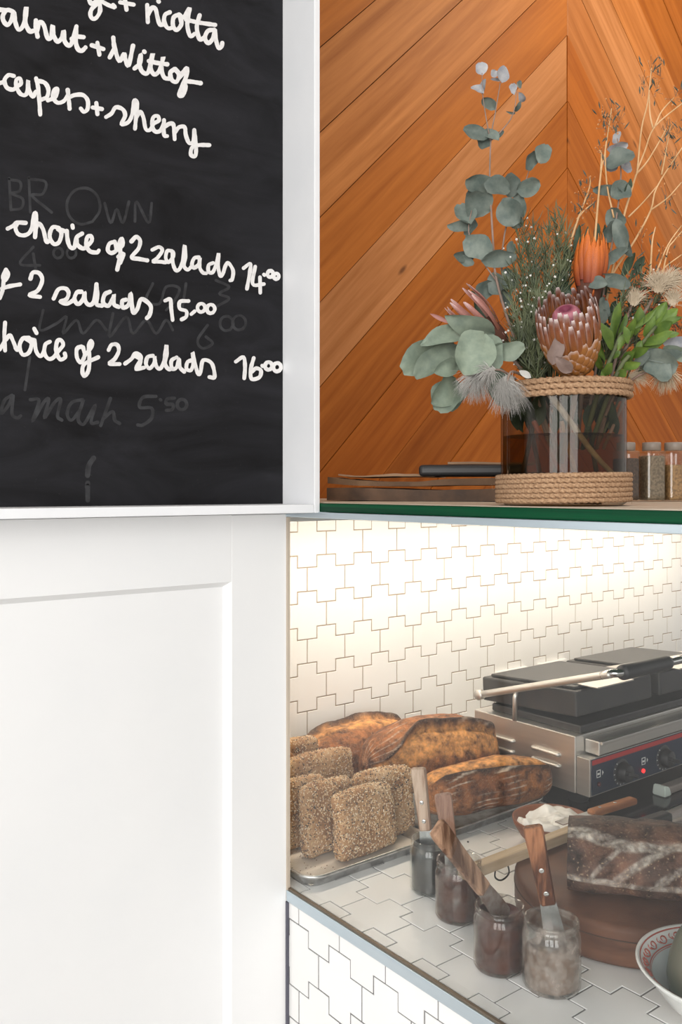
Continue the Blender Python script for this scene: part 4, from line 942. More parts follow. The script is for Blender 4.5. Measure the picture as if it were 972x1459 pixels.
V, Fc = [], []
rr_ = random.Random(5)
for k in range(90):
    a = rr_.uniform(0, 6.28); z = rr_.choice([rr_.uniform(0.002, 0.038), rr_.uniform(VH-0.02, VH)])
    d = Vector((math.cos(a), math.sin(a), 0)); p = vc+d*(VR+0.0065)+Vector((0, 0, z)); tdir = Vector((-d.y, d.x, 0))*rr_.choice((-1, 1))
    l = rr_.uniform(0.003, 0.009); tube_geo([p, p+tdir*l*0.6+d*l*0.3+UP*rr_.uniform(-.002, .003), p+tdir*l+d*l*0.5+UP*rr_.uniform(-.003, .005)], 0.00016, 3, V, Fc)
setp(mk('loose_fibres', V, Fc, M['jute'], rb), kind='stuff')
# ------------------------------------------------------------------ foliage helpers
def P(px, py, dt=0.0): return PT(px, py, VT+dt)
def leafmat(name, c1, c2, rough=0.55, trans=0.12):
    m, nt, N, L, B = newmat(name); vec = coords(nt, rnd=True)
    n = noisetex(nt, vec, 60, 4, 0.6); oi = N.new('ShaderNodeObjectInfo')
    c = ramp(nt, n, [(0.35, c2), (0.65, c1)])
    mr = N.new('ShaderNodeMapRange'); mr.inputs[3].default_value = 0.78; mr.inputs[4].default_value = 1.15; L.new(oi.outputs['Random'], mr.inputs[0])
    mm = N.new('ShaderNodeVectorMath'); mm.operation = 'SCALE'; L.new(c, mm.inputs[0]); L.new(mr.outputs[0], mm.inputs['Scale'])
    L.new(mm.outputs[0], B.inputs['Base Color']); B.inputs['Roughness'].default_value = rough; B.inputs['Specular IOR Level'].default_value = 0.35
    B.inputs['Subsurface Weight'].default_value = 0.0
    bump(nt, B, n, 0.25, 0.001); return m
M['euc'] = leafmat('eucalyptus_leaf', (0.185, 0.215, 0.185), (0.10, 0.13, 0.115))
M['eucpale'] = leafmat('eucalyptus_young_leaf', (0.42, 0.41, 0.41), (0.24, 0.25, 0.28))
M['bigleaf'] = leafmat('silver_leaf', (0.225, 0.27, 0.205), (0.15, 0.19, 0.148))
M['darkleaf'] = leafmat('dark_leaf', (0.055, 0.085, 0.05), (0.03, 0.05, 0.03))
M['greenleaf'] = leafmat('fresh_green_leaf', (0.145, 0.225, 0.04), (0.075, 0.135, 0.028), 0.45)
M['stem_g'] = plain('stem_grey', (0.30, 0.20, 0.16), 0.7, c2=(0.20, 0.15, 0.12), scale=60)
M['stem_gold'] = plain('stem_gold', (0.72, 0.45, 0.23), 0.6, c2=(0.52, 0.30, 0.13), scale=40)
M['stem_green'] = plain('stem_green', (0.12, 0.14, 0.06), 0.7, c2=(0.07, 0.09, 0.04), scale=60)
M['needle'] = plain('needle_green', (0.125, 0.145, 0.068), 0.6, c2=(0.055, 0.072, 0.036), scale=30)
M['whiteflower'] = plain('tiny_white_flower', (0.80, 0.79, 0.74), 0.6)
M['bud'] = plain('orange_bud', (0.62, 0.30, 0.12), 0.6, c2=(0.45, 0.16, 0.05), scale=200)
M['silverhair'] = plain('silver_hair', (0.46, 0.445, 0.42), 0.7, c2=(0.34, 0.33, 0.31), scale=50)
M['creamhair'] = plain('cream_hair', (0.60, 0.50, 0.37), 0.7, c2=(0.46, 0.37, 0.26), scale=50)
def leaf(base, tip, width, mat, parent, roll=0.0, bend=0.08, shape='round', cup=0.12, name='leaf', ns=8, nw=4):
    base, tip = Vector(base), Vector(tip); ax_ = tip-base; Ln = ax_.length; a = ax_.normalized()
    tc = CAMP-base; n_ = (tc-a*tc.dot(a)).normalized(); n_ = Matrix.Rotation(math.radians(roll), 3, a) @ n_; s = a.cross(n_)
    V, Fc = [], []
    for i in range(ns+1):
        u = i/ns
        if shape == 'round': w = (max(math.sin(math.pi*min(1, (u*0.94+0.03))), 0))**0.55
        elif shape == 'ovate': w = math.sin(math.pi*(u**0.8*0.96+0.03))**0.8
        else: w = (math.sin(math.pi*(u**1.25*0.95+0.035)))**0.75
        if u == 0: w *= 0.35
        for j in range(nw+1):
            q = -1+2*j/nw
            V.append(base+a*(Ln*u)+s*((q+0.10*math.sin(7*u+roll))*w*(1+0.07*math.sin(9*u+roll*1.3+q))*width/2)+n_*(Ln*bend*4*u*(1-u)+cup*width*(q*q-0.4)*w+0.05*width*math.sin(5*u+3*q+roll)))
    for i in range(ns):
        for j in range(nw):
            k = i*(nw+1)+j; Fc.append((k, k+1, k+nw+2, k+nw+1))
    return mk(name, V, Fc, mat, parent, True)
def px_m(px, dt=0): return px*(VT+dt)/F
rl = random.Random(11)
def eleaf(t, cx, cy, w, h, ang, dt, mat='euc', shape='round', roll=None, cup=0.14):
    """leaf centred on a pixel; w x h pixels, ang = direction of the tip (deg, image up = 90)"""
    h *= 1.1; a = math.radians(ang); dx, dy = math.cos(a)*h/2, -math.sin(a)*h/2
    d2 = rl.uniform(-0.008, 0.008)
    return leaf(P(cx-dx, cy-dy, dt-d2), P(cx+dx, cy+dy, dt+d2), px_m(w*1.2), M[mat], t, rl.uniform(-38, 38) if roll is None else roll, rl.uniform(-0.10, 0.16), shape, cup*rl.uniform(0.8, 2.0))
def stem(t, pts, dt, r0, r1, mat='stem_g', name='stem'):
    q = [P(p[0], p[1], dt+(p[2] if len(p) > 2 else 0)) for p in pts]
    return tube(name, smoothpts(q, 4), [r0+(r1-r0)*i/(max(1, len(smoothpts(q, 4))-1)) for i in range(len(smoothpts(q, 4)))], M[mat], t, 6)
def plant(name, label, cat='flower', dt=0.0):
    return thing(name, (vc.x, vc.y, SZ+0.01), label, cat, 'stems arranged in the glass vase')
# A: tall eucalyptus, left
t = plant('eucalyptus_stem', 'tall eucalyptus stem with round grey leaves, highest on the left', 'branch')
stem(t, [(790, 660), (760, 560), (722, 450), (706, 390), (703, 350), (699, 280), (698, 247), (700, 195), (706, 160), (713, 118)], -0.005, 0.0021, 0.0006)
stem(t, [(699, 200), (694, 175), (688, 135), (687, 104)], -0.005, 0.0009, 0.0005)
stem(t, [(700, 200), (716, 185), (731, 163), (737, 130)], -0.005, 0.0009, 0.0005)
stem(t, [(707, 400), (680, 360), (668, 330), (672, 300)], -0.005, 0.001, 0.0006)
for a in [(686,98,15,17,100,0,'eucpale'),(704,105,9,10,60,0,'eucpale'),(717,106,16,22,80,-.005,'eucpale'),(706,114,4,12,170,0,'eucpale'),(681,128,10,18,150,0,'eucpale'),(689,123,8,20,75,0,'eucpale'),(697,148,14,22,140,0,'euc'),(678,190,18,34,160,-.01,'euc'),(690,203,17,18,250,0,'euc'),(699,194,14,24,155,-.005,'euc'),(711,192,7,16,35,0,'euc'),(732,127,9,15,100,0,'eucpale'),(741,120,7,10,80,0,'euc'),(743,138,8,14,300,0,'eucpale'),(738,152,6,15,60,0,'euc'),(728,160,3,12,170,0,'euc'),
          (684,263,24,38,165,-.01,'euc'),(708,266,24,34,350,-.012,'euc'),(676,280,22,22,200,.0,'euc'),(682,291,34,36,150,-.008,'euc'),(663,305,26,30,120,-.004,'euc'),(655,322,13,32,180,-.002,'euc'),(670,324,20,22,260,.004,'euc'),(682,352,30,42,150,-.01,'euc'),(661,366,13,26,170,.002,'euc'),(664,372,12,22,340,.006,'euc'),(711,369,23,46,5,-.014,'euc'),(728,354,14,16,60,.004,'euc')]:
    eleaf(t, a[0], a[1], a[2], a[3], a[4], a[5], a[6])
# B: second shorter eucalyptus
t = plant('eucalyptus_stem', 'shorter eucalyptus stem with paired leaves right of the tallest one', 'branch')
stem(t, [(800, 655), (765, 540), (728, 430), (715, 385), (722, 320), (740, 290), (748, 262), (755, 240)], 0.012, 0.0018, 0.0006)
for a in [(757,229,17,26,60,0),(774,219,20,26,70,0),(728,264,23,32,95,0),(753,266,24,32,20,-.006),(740,288,14,40,285,.004),(727,301,34,38,300,-.008),(734,312,20,26,320,.004),(690,415,25,32,230,0),(707,404,22,30,110,-.004),(724,400,24,26,60,.006),(720,425,18,26,280,.004)]:
    eleaf(t, *a)
# C: broad silver leaves lower left with silver tassels
t = plant('silver_leaf_branch', 'branch of broad soft grey green leaves hanging over the left rim', 'branch')
stem(t, [(790, 640, .02), (755, 545, 0), (715, 497, -0.02), (690, 482, -0.03), (655, 490, -0.035)], -0.02, 0.0026, 0.0014)
stem(t, [(712, 497), (703, 478)], -0.05, 0.0022, 0.0012)
for b, tp, w, dt, ro, sh in [((664,468),(599,492),28,-.05,15,'ovate'),((646,482),(573,528),50,-.03,-10,'round'),((652,492),(592,538),36,-.045,20,'round'),((654,518),(620,531),24,-.06,0,'round'),((650,540),(616,575),38,-.04,-25,'round'),((655,545),(622,585),44,-.035,10,'round'),((690,474),(662,533),56,-.075,0,'round'),((688,478),(705,528),40,-.06,-15,'round'),((705,476),(634,450),36,-.055,-20,'ovate'),((700,504),(748,494),27,-.06,10,'round'),((705,523),(716,575),34,-.05,0,'round'),((640,485),(612,500),30,-.01,0,'round'),((658,545),(640,585),34,-.025,15,'round'),((668,520),(650,505),30,-.04,0,'round')]:
    leaf(P(b[0], b[1], dt+0.01), P(tp[0], tp[1], dt-0.006), px_m(w), M['bigleaf'], t, ro, 0.09, sh, 0.16, 'leaf', 10, 6)
def tassel(t, c, dirpx, n, ln, spread, dt, mat, rad=0.00022, seed=1, name='hairs'):
    """a brush of fine hairs from pixel c towards dirpx"""
    rr = random.Random(seed); V, Fc = [], []
    ang0 = math.atan2(-(dirpx[1]), dirpx[0])
    for k in range(n):
        a = ang0+rr.gauss(0, spread); l = ln*rr.uniform(0.6, 1.1); o = (c[0]+rr.gauss(0, ln*0.10), c[1]+rr.gauss(0, ln*0.08))
        dz = rr.gauss(0, spread*0.5)*px_m(l)
        p0 = P(o[0], o[1], dt); p2 = P(o[0]+math.cos(a)*l, o[1]-math.sin(a)*l+0.12*l, dt)+FWD*dz
        p1 = (p0+P(o[0]+math.cos(a)*l*0.55, o[1]-math.sin(a)*l*0.55, dt)+FWD*dz*0.5)/2*1.0
        p1 = P(o[0]+math.cos(a)*l*0.55, o[1]-math.sin(a)*l*0.55-0.04*l, dt)+FWD*dz*0.5
        tube_geo([p0, p1, p2], [rad*1.2, rad, rad*0.3], 3, V, Fc)
    return setp(mk(name, V, Fc, M[mat], t), kind='stuff')
t = plant('silver_tassel', 'fluffy silver tassel flower under the broad grey leaves', 'flower')
tassel(t, (680, 533), (-10, 40), 420, 36, 0.55, -.075, 'silverhair', seed=1); tassel(t, (700, 527), (-20, 20), 160, 24, 0.7, -.085, 'silverhair', 0.0003, seed=2)
stem(t, [(735, 540, 0.03), (712, 527), (690, 530)], -0.075, 0.0016, 0.001)
t = plant('silver_tassel', 'drooping silver tassel flower against the left rope edge', 'flower')
tassel(t, (722, 540), (8, 40), 330, 44, 0.38, -.08, 'silverhair', seed=3); tassel(t, (712, 548), (6, 30), 120, 36, 0.4, -.08, 'silverhair', seed=4)
stem(t, [(742, 533, 0.03), (728, 530), (722, 548)], -0.08, 0.0018, 0.001)
leaf(P(740, 528, -.08), P(757, 538, -.085), px_m(9), M['silverhair'], t, 0, 0.05, 'long')
# D: proteas
def bractmat(name, base, tip, tipat=0.8):
    m, nt, N, L, B = newmat(name); at = N.new('ShaderNodeAttribute'); at.attribute_name = 'tone'
    n = noisetex(nt, coords(nt, rnd=True), 90, 3); c = mixc(nt, 1.0, at.outputs['Color'], ramp(nt, n, [(0.3, 0.65), (0.7, 1.15)]), 'MULTIPLY')
    L.new(c, B.inputs['Base Color']); B.inputs['Roughness'].default_value = 0.55; return m
M['bract'] = bractmat('protea_bract', None, None)
def bract_mesh(name, c0, c1, ctip, wprof, ns=9, nw=4, fringe=0.12, edge=0.0, cup=0.5, point=False):
    V, Fc, C = [], [], []
    for i in range(ns+1):
        u = i/ns
        w = wprof(u)
        for j in range(nw+1):
            q = -1+2*j/nw
            V.append(Vector((q*w, cup*w*q*q+(-0.10*math.sin(math.pi*u)), u)))
            c = lerp(c0, c1, u)
            f_ = sstep(1-fringe*1.6, 1-fringe*0.5, u) if fringe else 0
            f_ = max(f_, edge*sstep(0.6, 1.0, abs(q))*sstep(0.3, 0.7, u))
            C.append(lerp(c, ctip, f_))
    for i in range(ns):
        for j in range(nw):
            k = i*(nw+1)+j; Fc.append((k, k+1, k+nw+2, k+nw+1))
    me = bpy.data.meshes.new(name); me.from_pydata(V, [], Fc); me.materials.append(M['bract']); me.update()
    me.polygons.foreach_set('use_smooth', [True]*len(me.polygons))
    a = me.color_attributes.new('tone', 'FLOAT_COLOR', 'POINT'); fl = []
    for c in C: fl += [c[0], c[1], c[2], 1]
    a.data.foreach_set('color', fl); return me
WP = (0.78, 0.68, 0.66)
long_b = bract_mesh('long_bract', (0.34, 0.12, 0.022), (0.16, 0.036, 0.018), WP, lambda u: 0.105*(0.45+0.55*math.sin(math.pi*min(1, u*0.75+0.15)))*(1 if u < 0.93 else 0.75), fringe=0.085, edge=0.22)
scale_b = bract_mesh('scale_bract', (0.31, 0.12, 0.026), (0.36, 0.14, 0.032), (0.60, 0.44, 0.38), lambda u: 0.42*math.sin(math.pi*(0.22+0.70*u))**0.8, fringe=0.10, edge=0.85)
def frame_from(zax, out):
    z = zax.normalized(); y = -(out-z*out.dot(z)).normalized(); x = y.cross(z); return Matrix((x, y, z)).transposed()
def protea(name, base, top, R, me_long, me_scale, label, nlong, nscale, Lb, seed, dome=None, open_=0.25, start=0.0):
    base, top = Vector(base), Vector(top); ax_ = (top-base); H = ax_.length; a = ax_.normalized()
    t = plant(name, label); u0 = a.orthogonal().normalized(); v0 = a.cross(u0); rr = random.Random(seed)
    tl = wloc(t)
    lathe('receptacle', [(R*0.30, 0), (R*0.72, H*0.15), (R*0.86, H*0.35), (R*0.80, H*0.62), (R*0.3, H*0.66)], base, plain(name+'_core', (0.10, 0.035, 0.02), 0.8), t, 24, Matrix((u0, v0, a)).transposed())
    N_ = nlong+nscale; ga = math.pi*(3-math.sqrt(5))
    def put(me, s, th, ln, wid, flare):
        r = R*(0.35+0.65*math.sin(min(1, s*1.25+0.12)*math.pi/2))
        out = u0*math.cos(th)+v0*math.sin(th)
        p = base+a*(s*H*0.62)+out*r*0.93
        zd = (a+out*flare).normalized()
        o = bpy.data.objects.new('bract', me); COL.objects.link(o); o.parent = t
        fm = frame_from(zd, out).to_4x4()
        Sc = Matrix.Diagonal((wid, wid, ln, 1))
        o.matrix_local = Matrix.Translation(p-tl) @ fm @ Sc
    for k in range(nscale):
        s = 0.02+0.60*k/nscale; put(me_scale, s, k*ga+start, R*0.62*(0.75+0.5*s), R*0.62*(0.75+0.5*s), 0.55-0.45*s)
    for k in range(nlong):
        s = 0.55+0.35*k/nlong; put(me_long, s, k*ga+1.0+start, Lb*rr.uniform(0.85, 1.08), Lb*0.85, open_*rr.uniform(0.6, 1.2)-0.10*(k/nlong))
    if dome:
        V, Fc = lathe_geo([(R*0.50, -R*0.5), (R*0.52, 0), (R*0.47, R*0.18), (R*0.36, R*0.30), (R*0.2, R*0.34), (R*0.10, R*0.27), (0.0008, R*0.22)], base+a*(H*dome), 32, Matrix((u0, v0, a)).transposed())
        C = [((0.44, 0.15, 0.19) if i//32 < 4 else (0.16, 0.02, 0.05)) for i in range(len(V))]
        mk('flower_dome', V, Fc, M['bract'], t, True, C)
    return t
pb, pt_ = P(822, 534, -0.045), P(803, 424, -0.105)
t = protea('king_protea', pb, pt_, px_m(37), long_b, scale_b, 'large rust and pink protea with white fringed bracts, front centre', 64, 84, px_m(52), 3, 0.76, 0.12)
for b, tp, w, dt in [((800,505),(780,475),0,0)]: pass
M['brownleaf'] = leafmat('mauve_brown_leaf', (0.22, 0.155, 0.13), (0.15, 0.10, 0.085))
for b, tp, w, dt, ro in [((787,520),(797,476),20,-.10,10),((815,530),(792,508),18,-.10,-20),((850,500),(838,470),12,-.07,20)]: leaf(P(b[0], b[1], dt), P(tp[0], tp[1], dt-0.004), px_m(w), M['brownleaf'], t, ro, 0.1, 'ovate')
stem(t, [(800, 660, 0.05), (818, 575, 0.02), (822, 534)], -0.05, 0.003, 0.004)
orange_b = bract_mesh('orange_bract', (0.20, 0.03, 0.010), (0.72, 0.17, 0.015), (0.80, 0.30, 0.06), lambda u: 0.125*(0.5+0.5*math.sin(math.pi*(0.25+0.7*u)))*(1-sstep(0.7, 1.0, u)*0.92), fringe=0.06)
t = protea('flame_protea', P(838, 444, 0.0), P(843, 350, -0.005), px_m(21), orange_b, orange_b, 'flame orange protea with pointed petals behind the large protea', 20, 8, px_m(62), 5, None, 0.03)
stem(t, [(822, 640), (832, 520), (836, 432)], 0.0, 0.003, 0.003)
pink_b = bract_mesh('pink_bract', (0.20, 0.07, 0.04), (0.46, 0.20, 0.17), (0.66, 0.46, 0.44), lambda u: 0.065*(0.6+0.4*math.sin(math.pi*(0.25+0.7*u)))*(1-sstep(0.85, 1.0, u)*0.6), fringe=0.10)
t = protea('pink_protea', P(722, 492, -0.01), P(668, 440, -0.02), px_m(17), pink_b, pink_b, 'narrow pink protea bud pointing left above the grey leaves', 13, 8, px_m(66), 9, None, 0.22)
stem(t, [(790, 600, 0.02), (745, 515), (722, 492)], -0.01, 0.0025, 0.0025)
leaf(P(690, 440, 0.01), P(672, 414, 0.01), px_m(7), M['darkleaf'], t, 0, 0.05, 'long'); leaf(P(708, 462, 0.01), P(676, 430, 0.012), px_m(18), M['darkleaf'], t, 0, 0.05, 'long')
t = plant('pink_protea', 'small pink protea bud poking out between the broad grey leaves', 'flower')
stem(t, [(700, 500), (660, 475), (640, 462)], -0.035, 0.002, 0.0012)
for b, tp, w in [((645,462),(613,447),6),((668,478),(632,472),7),((670,482),(636,466),7),((672,486),(640,478),6)]: leaf(P(b[0], b[1], -.03), P(tp[0], tp[1], -.036), px_m(w), plain('bud_pink', (0.46, 0.22, 0.19), 0.6), t, 0, 0.05, 'long', 0.3, 'bract')
# E: fresh green leucadendron
t = plant('green_leaf_spray', 'fresh bright green leafy stems on the right rim of the vase', 'branch')
stem(t, [(830, 640, 0.04), (858, 540), (875, 500), (888, 465)], -0.05, 0.003, 0.002, 'stem_green')
stem(t, [(840, 640, 0.04), (880, 530), (910, 495), (935, 465)], -0.055, 0.003, 0.002, 'stem_green')
for b, tp, w in [((875,490),(884,430),15),((873,500),(857,460),14),((862,515),(850,472),12),((880,480),(893,447),9),((905,478),(912,437),16),((890,490),(905,452),12),((926,470),(950,430),17),((928,472),(966,440),18),((932,476),(958,458),16),((915,492),(958,472),15),((908,498),(948,486),11),((905,505),(915,485),9),((880,500),(900,470),14),((895,508),(925,495),14),((885,524),(913,517),13),((878,536),(892,527),14),((862,535),(873,517),12),((858,528),(852,505),10),((868,520),(856,540),9),((885,515),(905,500),13),((895,490),(890,465),10),((918,480),(934,450),13),((935,470),(972,452),12),((900,470),(935,440),9),((870,512),(884,500),10),((940,480),(968,475),10)]:
    leaf(P(b[0], b[1], -.05+rl.uniform(-.012, .012)), P(tp[0], tp[1], -.06+rl.uniform(-.015, .008)), px_m(w), M['greenleaf'], t, rl.uniform(-35, 35), 0.08, 'long', 0.15)
# F: right eucalyptus
t = plant('eucalyptus_stem', 'blue grey eucalyptus stem on the right among dried twigs', 'branch')
stem(t, [(830, 640), (850, 520), (862, 400), (872, 350), (880, 300), (885, 250), (882, 215), (879, 190)], 0.0, 0.0018, 0.0006)
for a in [(879,196,9,18,60,0,'eucpale'),(880,209,14,28,15,0,'eucpale'),(884,228,26,40,25,-.01,'euc'),(872,233,18,22,250,.0,'eucpale'),(893,238,12,16,290,0,'eucpale'),(866,272,14,38,175,0,'euc'),(884,272,24,28,30,-.005,'euc'),(895,264,8,18,60,0,'darkleaf'),(877,312,24,30,120,0,'euc'),(872,330,22,32,230,0,'euc'),(884,335,18,44,285,-.005,'euc'),(892,345,14,40,290,.004,'euc'),(874,366,14,44,30,-.01,'euc'),(862,378,15,32,250,-.008,'euc'),(852,405,16,26,180,-.02,'euc'),(880,405,18,34,0,-.02,'euc'),(866,395,10,40,0,-.015,'euc'),(858,440,20,26,70,-.03,'euc'),(856,455,22,26,260,-.035,'euc')]:
    eleaf(t, a[0], a[1], a[2], a[3], a[4], a[5], a[6])
# G: dried golden twigs with buds
def C5(p): return (820+p[0]/4.559, 80+p[1]/4.559)
def twig(name, label, lines, ends, dt, seed, leaves=4):
    t = plant(name, label, 'twig'); rr = random.Random(seed)
    for i, ln in enumerate(lines): stem(t, [C5(p) for p in ln], dt, 0.0017 if i == 0 else 0.0012, 0.0007, 'stem_gold', 'twig')
    V, Fc, V2, F2 = [], [], [], []
    for e in ends:
        cx, cy = C5(e)
        for k in range(9):
            x, y = cx+rr.gauss(0, 6), cy+rr.gauss(0, 9); p = P(x, y, dt+rr.gauss(0, .006)); r = rr.uniform(0.0007, 0.0013)
            v, f = lathe_geo([(r*0.3, -r), (r, 0), (r*0.5, r)], p, 5); b0 = len(V); V += v; Fc += [tuple(b0+i for i in q) for q in f]
            tube_geo([p, P(cx+(x-cx)*0.2, cy+6+(y-cy)*0.3, dt)], 0.00022, 3, V2, F2)
        for k in range(leaves):
            x, y = cx+rr.gauss(0, 7), cy+rr.gauss(8, 12); a = rr.uniform(0.6, 2.4); l = rr.uniform(6, 14)
            p0, p1 = P(x, y, dt), P(x+math.cos(a)*l, y-math.sin(a)*l, dt+rr.gauss(0, .004))
            tube_geo([p0, p0.lerp(p1, 0.5), p1], [0.0003, 0.0010, 0.0002], 4, V2, F2)
    setp(mk('buds', V, Fc, M['bud'], t), kind='stuff'); setp(mk('leaflets', V2, F2, M['twigleaf'], t), kind='stuff'); return t
M['twigleaf'] = plain('twig_leaflet', (0.10, 0.12, 0.10), 0.7, c2=(0.06, 0.07, 0.05), scale=60)
twig('dried_twig', 'tall golden dried twig forking near the top right', [[(200,1600),(300,1100),(385,800),(402,740),(430,470),(470,300),(495,75)],[(400,745),(450,620),(515,460),(690,310),(760,260)],[(402,760),(470,680),(560,530),(590,470)],[(505,470),(485,380),(480,250)],[(515,460),(560,360),(640,270)]], [(495,90),(555,100),(520,190),(650,240),(590,480),(440,150)], 0.01, 1)
twig('dried_twig', 'golden dried twig slanting low to the right picture edge', [[(180,1600),(240,1420),(390,1190),(490,1000),(530,850),(690,600),(760,520)],[(345,1045),(440,950),(530,845)],[(490,1000),(600,920),(690,820)],[(560,770),(585,640),(620,440)]], [(660,480),(620,460),(640,660),(590,620),(600,930)], 0.02, 2)
twig('dried_twig', 'slim golden twig with orange buds left of the blue grey leaves', [[(100,1600),(130,1160),(165,760),(190,640),(235,340)],[(250,1050),(205,830),(195,620),(215,480)],[(165,750),(170,640),(155,610)]], [(235,340),(180,370),(290,390),(200,430),(170,600),(240,450)], 0.0, 3)
twig('dried_twig', 'short pale twigs low on the right behind the cream flowers', [[(480,1500),(490,1350),(500,1200),(520,1110)],[(520,1420),(600,1230),(690,1100)],[(560,1450),(600,1260),(640,1200),(700,1130)],[(560,1400),(595,1360),(690,1290)]], [(560,1310),(700,1120),(430,1150)], 0.015, 4)
twig('dried_twig', 'fine brown twig with buds above the green filler', [[(-60,1300),(20,1050),(90,860),(95,780)],[(10,1060),(60,1000),(110,960)]], [(60,880),(20,960),(90,800),(100,950)], 0.02, 5)
# H: fine green filler with tiny white flowers
def filler(label, foot, tips, dt, seed, dens=36):
    t = plant('waxflower_stem', label, 'branch'); rr = random.Random(seed); V, Fc, V2, F2 = [], [], [], []
    for (tx, ty) in tips:
        mid = ((foot[0]+tx)/2+rr.uniform(-8, 8), (foot[1]+ty)/2)
        d = dt+rr.gauss(0, 0.012)
        sp_ = smoothpts([P(foot[0]+rr.uniform(-8, 8), foot[1], d), P(mid[0], mid[1], d), P(tx, ty, d)], 8)
        stem_pts = sp_
        tube('stem', stem_pts, [0.0008, 0.0004], M['stem_green'], t, 5)
        for k in range(dens):
            s = rr.uniform(0.30, 1.0); i = min(int(s*(len(sp_)-1)), len(sp_)-2); p0 = sp_[i].lerp(sp_[i+1], s*(len(sp_)-1)-i)
            dr = (sp_[i+1]-sp_[i]).normalized(); side = Vector((rr.gauss(0, 1), rr.gauss(0, 1), rr.gauss(0, 0.6))).normalized()
            q = (dr*rr.uniform(0.7, 1.6)+side*0.75).normalized(); l = rr.uniform(0.010, 0.024)
            p1 = p0+q*l; tube_geo([p0, p0.lerp(p1, 0.5)+side*0.0012, p1], [0.0004, 0.00055, 0.00015], 3, V, Fc)
            if rr.random() < 0.055:
                c = p1; r = rr.uniform(0.0012, 0.0020); nrm = (CAMP-c).normalized(); u = nrm.orthogonal().normalized(); w = nrm.cross(u)
                b0 = len(V2); V2.append(c+nrm*0.0005)
                for m_ in range(10):
                    an = 2*math.pi*m_/10; rr2 = r if m_ % 2 == 0 else r*0.55; V2.append(c+u*(rr2*math.cos(an))+w*(rr2*math.sin(an)))
                for m_ in range(10): F2.append((b0, b0+1+m_, b0+1+(m_+1) % 10))
    setp(mk('needles', V, Fc, M['needle'], t), kind='stuff')
    if V2: setp(mk('tiny_flowers', V2, F2, M['whiteflower'], t), kind='stuff')
filler('feathery green filler with tiny white flowers left of centre', (772, 560), [(738,330),(745,318),(752,345),(760,322),(730,370),(724,400),(742,365),(765,350),(755,390),(733,430),(728,455),(748,420)], 0.0, 1, 105)
filler('feathery green filler with tiny white flowers behind the large protea', (790, 560), [(790,300),(782,315),(772,330),(800,310),(808,330),(778,352),(798,350),(812,360),(768,385),(790,390),(805,395),(820,340)], 0.015, 2, 105)
filler('dark feathery filler low between the grey leaves and protea', (770, 560), [(735,470),(745,455),(752,475),(760,450),(765,490),(740,500),(775,470),(748,510),(730,490),(770,425),(755,440)], -0.03, 3, 90)
filler('sparse dark filler on the right behind the green leaves', (850, 560), [(900,395),(915,390),(930,395),(890,420),(905,430),(940,420),(955,400),(925,430),(885,450)], 0.0, 4, 60)
t = plant('olive_leaf_stem', 'slender dark green leaves behind the flame protea', 'branch')
stem(t, [(820, 600), (830, 480), (828, 360)], 0.02, 0.0015, 0.001, 'stem_green')
for b, tp, w in [((824,385),(826,320),12),((832,380),(838,322),8),((812,390),(806,350),12),((805,410),(800,372),12),((800,425),(797,385),10),((868,375),(862,320),10),((848,350),(852,318),10),((885,400),(905,360),14),((895,400),(918,365),14),((800,440),(780,400),20),((815,420),(790,390),18),((850,430),(862,400),20),((845,450),(850,420),24),((780,455),(765,420),16)]:
    leaf(P(b[0], b[1], .015), P(tp[0], tp[1], .02), px_m(w), M['darkleaf'], t, rl.uniform(-30, 30), 0.06, 'long')
t = plant('dark_leaf_branch', 'dark leafy foliage filling the middle of the bouquet behind the proteas', 'branch')
stem(t, [(810, 640), (800, 540), (800, 450)], 0.02, 0.002, 0.001, 'stem_green')
for k in range(46):
    bx, by = rl.uniform(745, 915), rl.uniform(455, 545); an = rl.uniform(0.7, 2.4); ln_ = rl.uniform(26, 44)
    leaf(P(bx, by, .025+rl.uniform(-.02, .02)), P(bx+math.cos(an)*ln_, by-math.sin(an)*ln_, .02+rl.uniform(-.02, .02)), px_m(rl.uniform(9, 17)), M['darkleaf'], t, rl.uniform(-40, 40), 0.06, 'long')
for k in range(30):
    bx, by = rl.uniform(728, 875), rl.uniform(545, 580); an = rl.uniform(-2.2, -0.9); ln_ = rl.uniform(30, 60)
    leaf(P(bx, by, rl.uniform(-.03, .05)), P(bx+math.cos(an)*ln_*0.6, by-math.sin(an)*ln_, rl.uniform(-.03, .05)), px_m(rl.uniform(9, 20)), M['darkleaf'], t, rl.uniform(-40, 40), 0.06, 'long')
# I: cream brush flowers right
t = plant('cream_brush_flower', 'cream feathery brush flower at the right edge of the bouquet', 'flower')
stem(t, [(850, 640), (890, 500), (930, 425)], -0.01, 0.0025, 0.002)
tassel(t, (938, 412), (4, -30), 420, 30, 0.6, -.02, 'creamhair', 0.00026, 11); tassel(t, (952, 402), (24, -14), 260, 26, 0.6, -.018, 'creamhair', 0.00026, 12)
t = plant('cream_brush_flower', 'small tan brush flower beside the blue grey eucalyptus', 'flower')
stem(t, [(850, 640), (880, 500), (900, 435)], -0.012, 0.0022, 0.0016)
tassel(t, (903, 432), (4, -26), 220, 24, 0.45, -.02, 'creamhair', 0.00024, 13)
t = plant('cream_brush_flower', 'tan brush flower cut by the right picture edge', 'flower')
stem(t, [(860, 640), (920, 500), (958, 430)], -0.012, 0.0022, 0.0016)
tassel(t, (958, 432), (4, -24), 260, 24, 0.5, -.02, 'creamhair', 0.00024, 14)
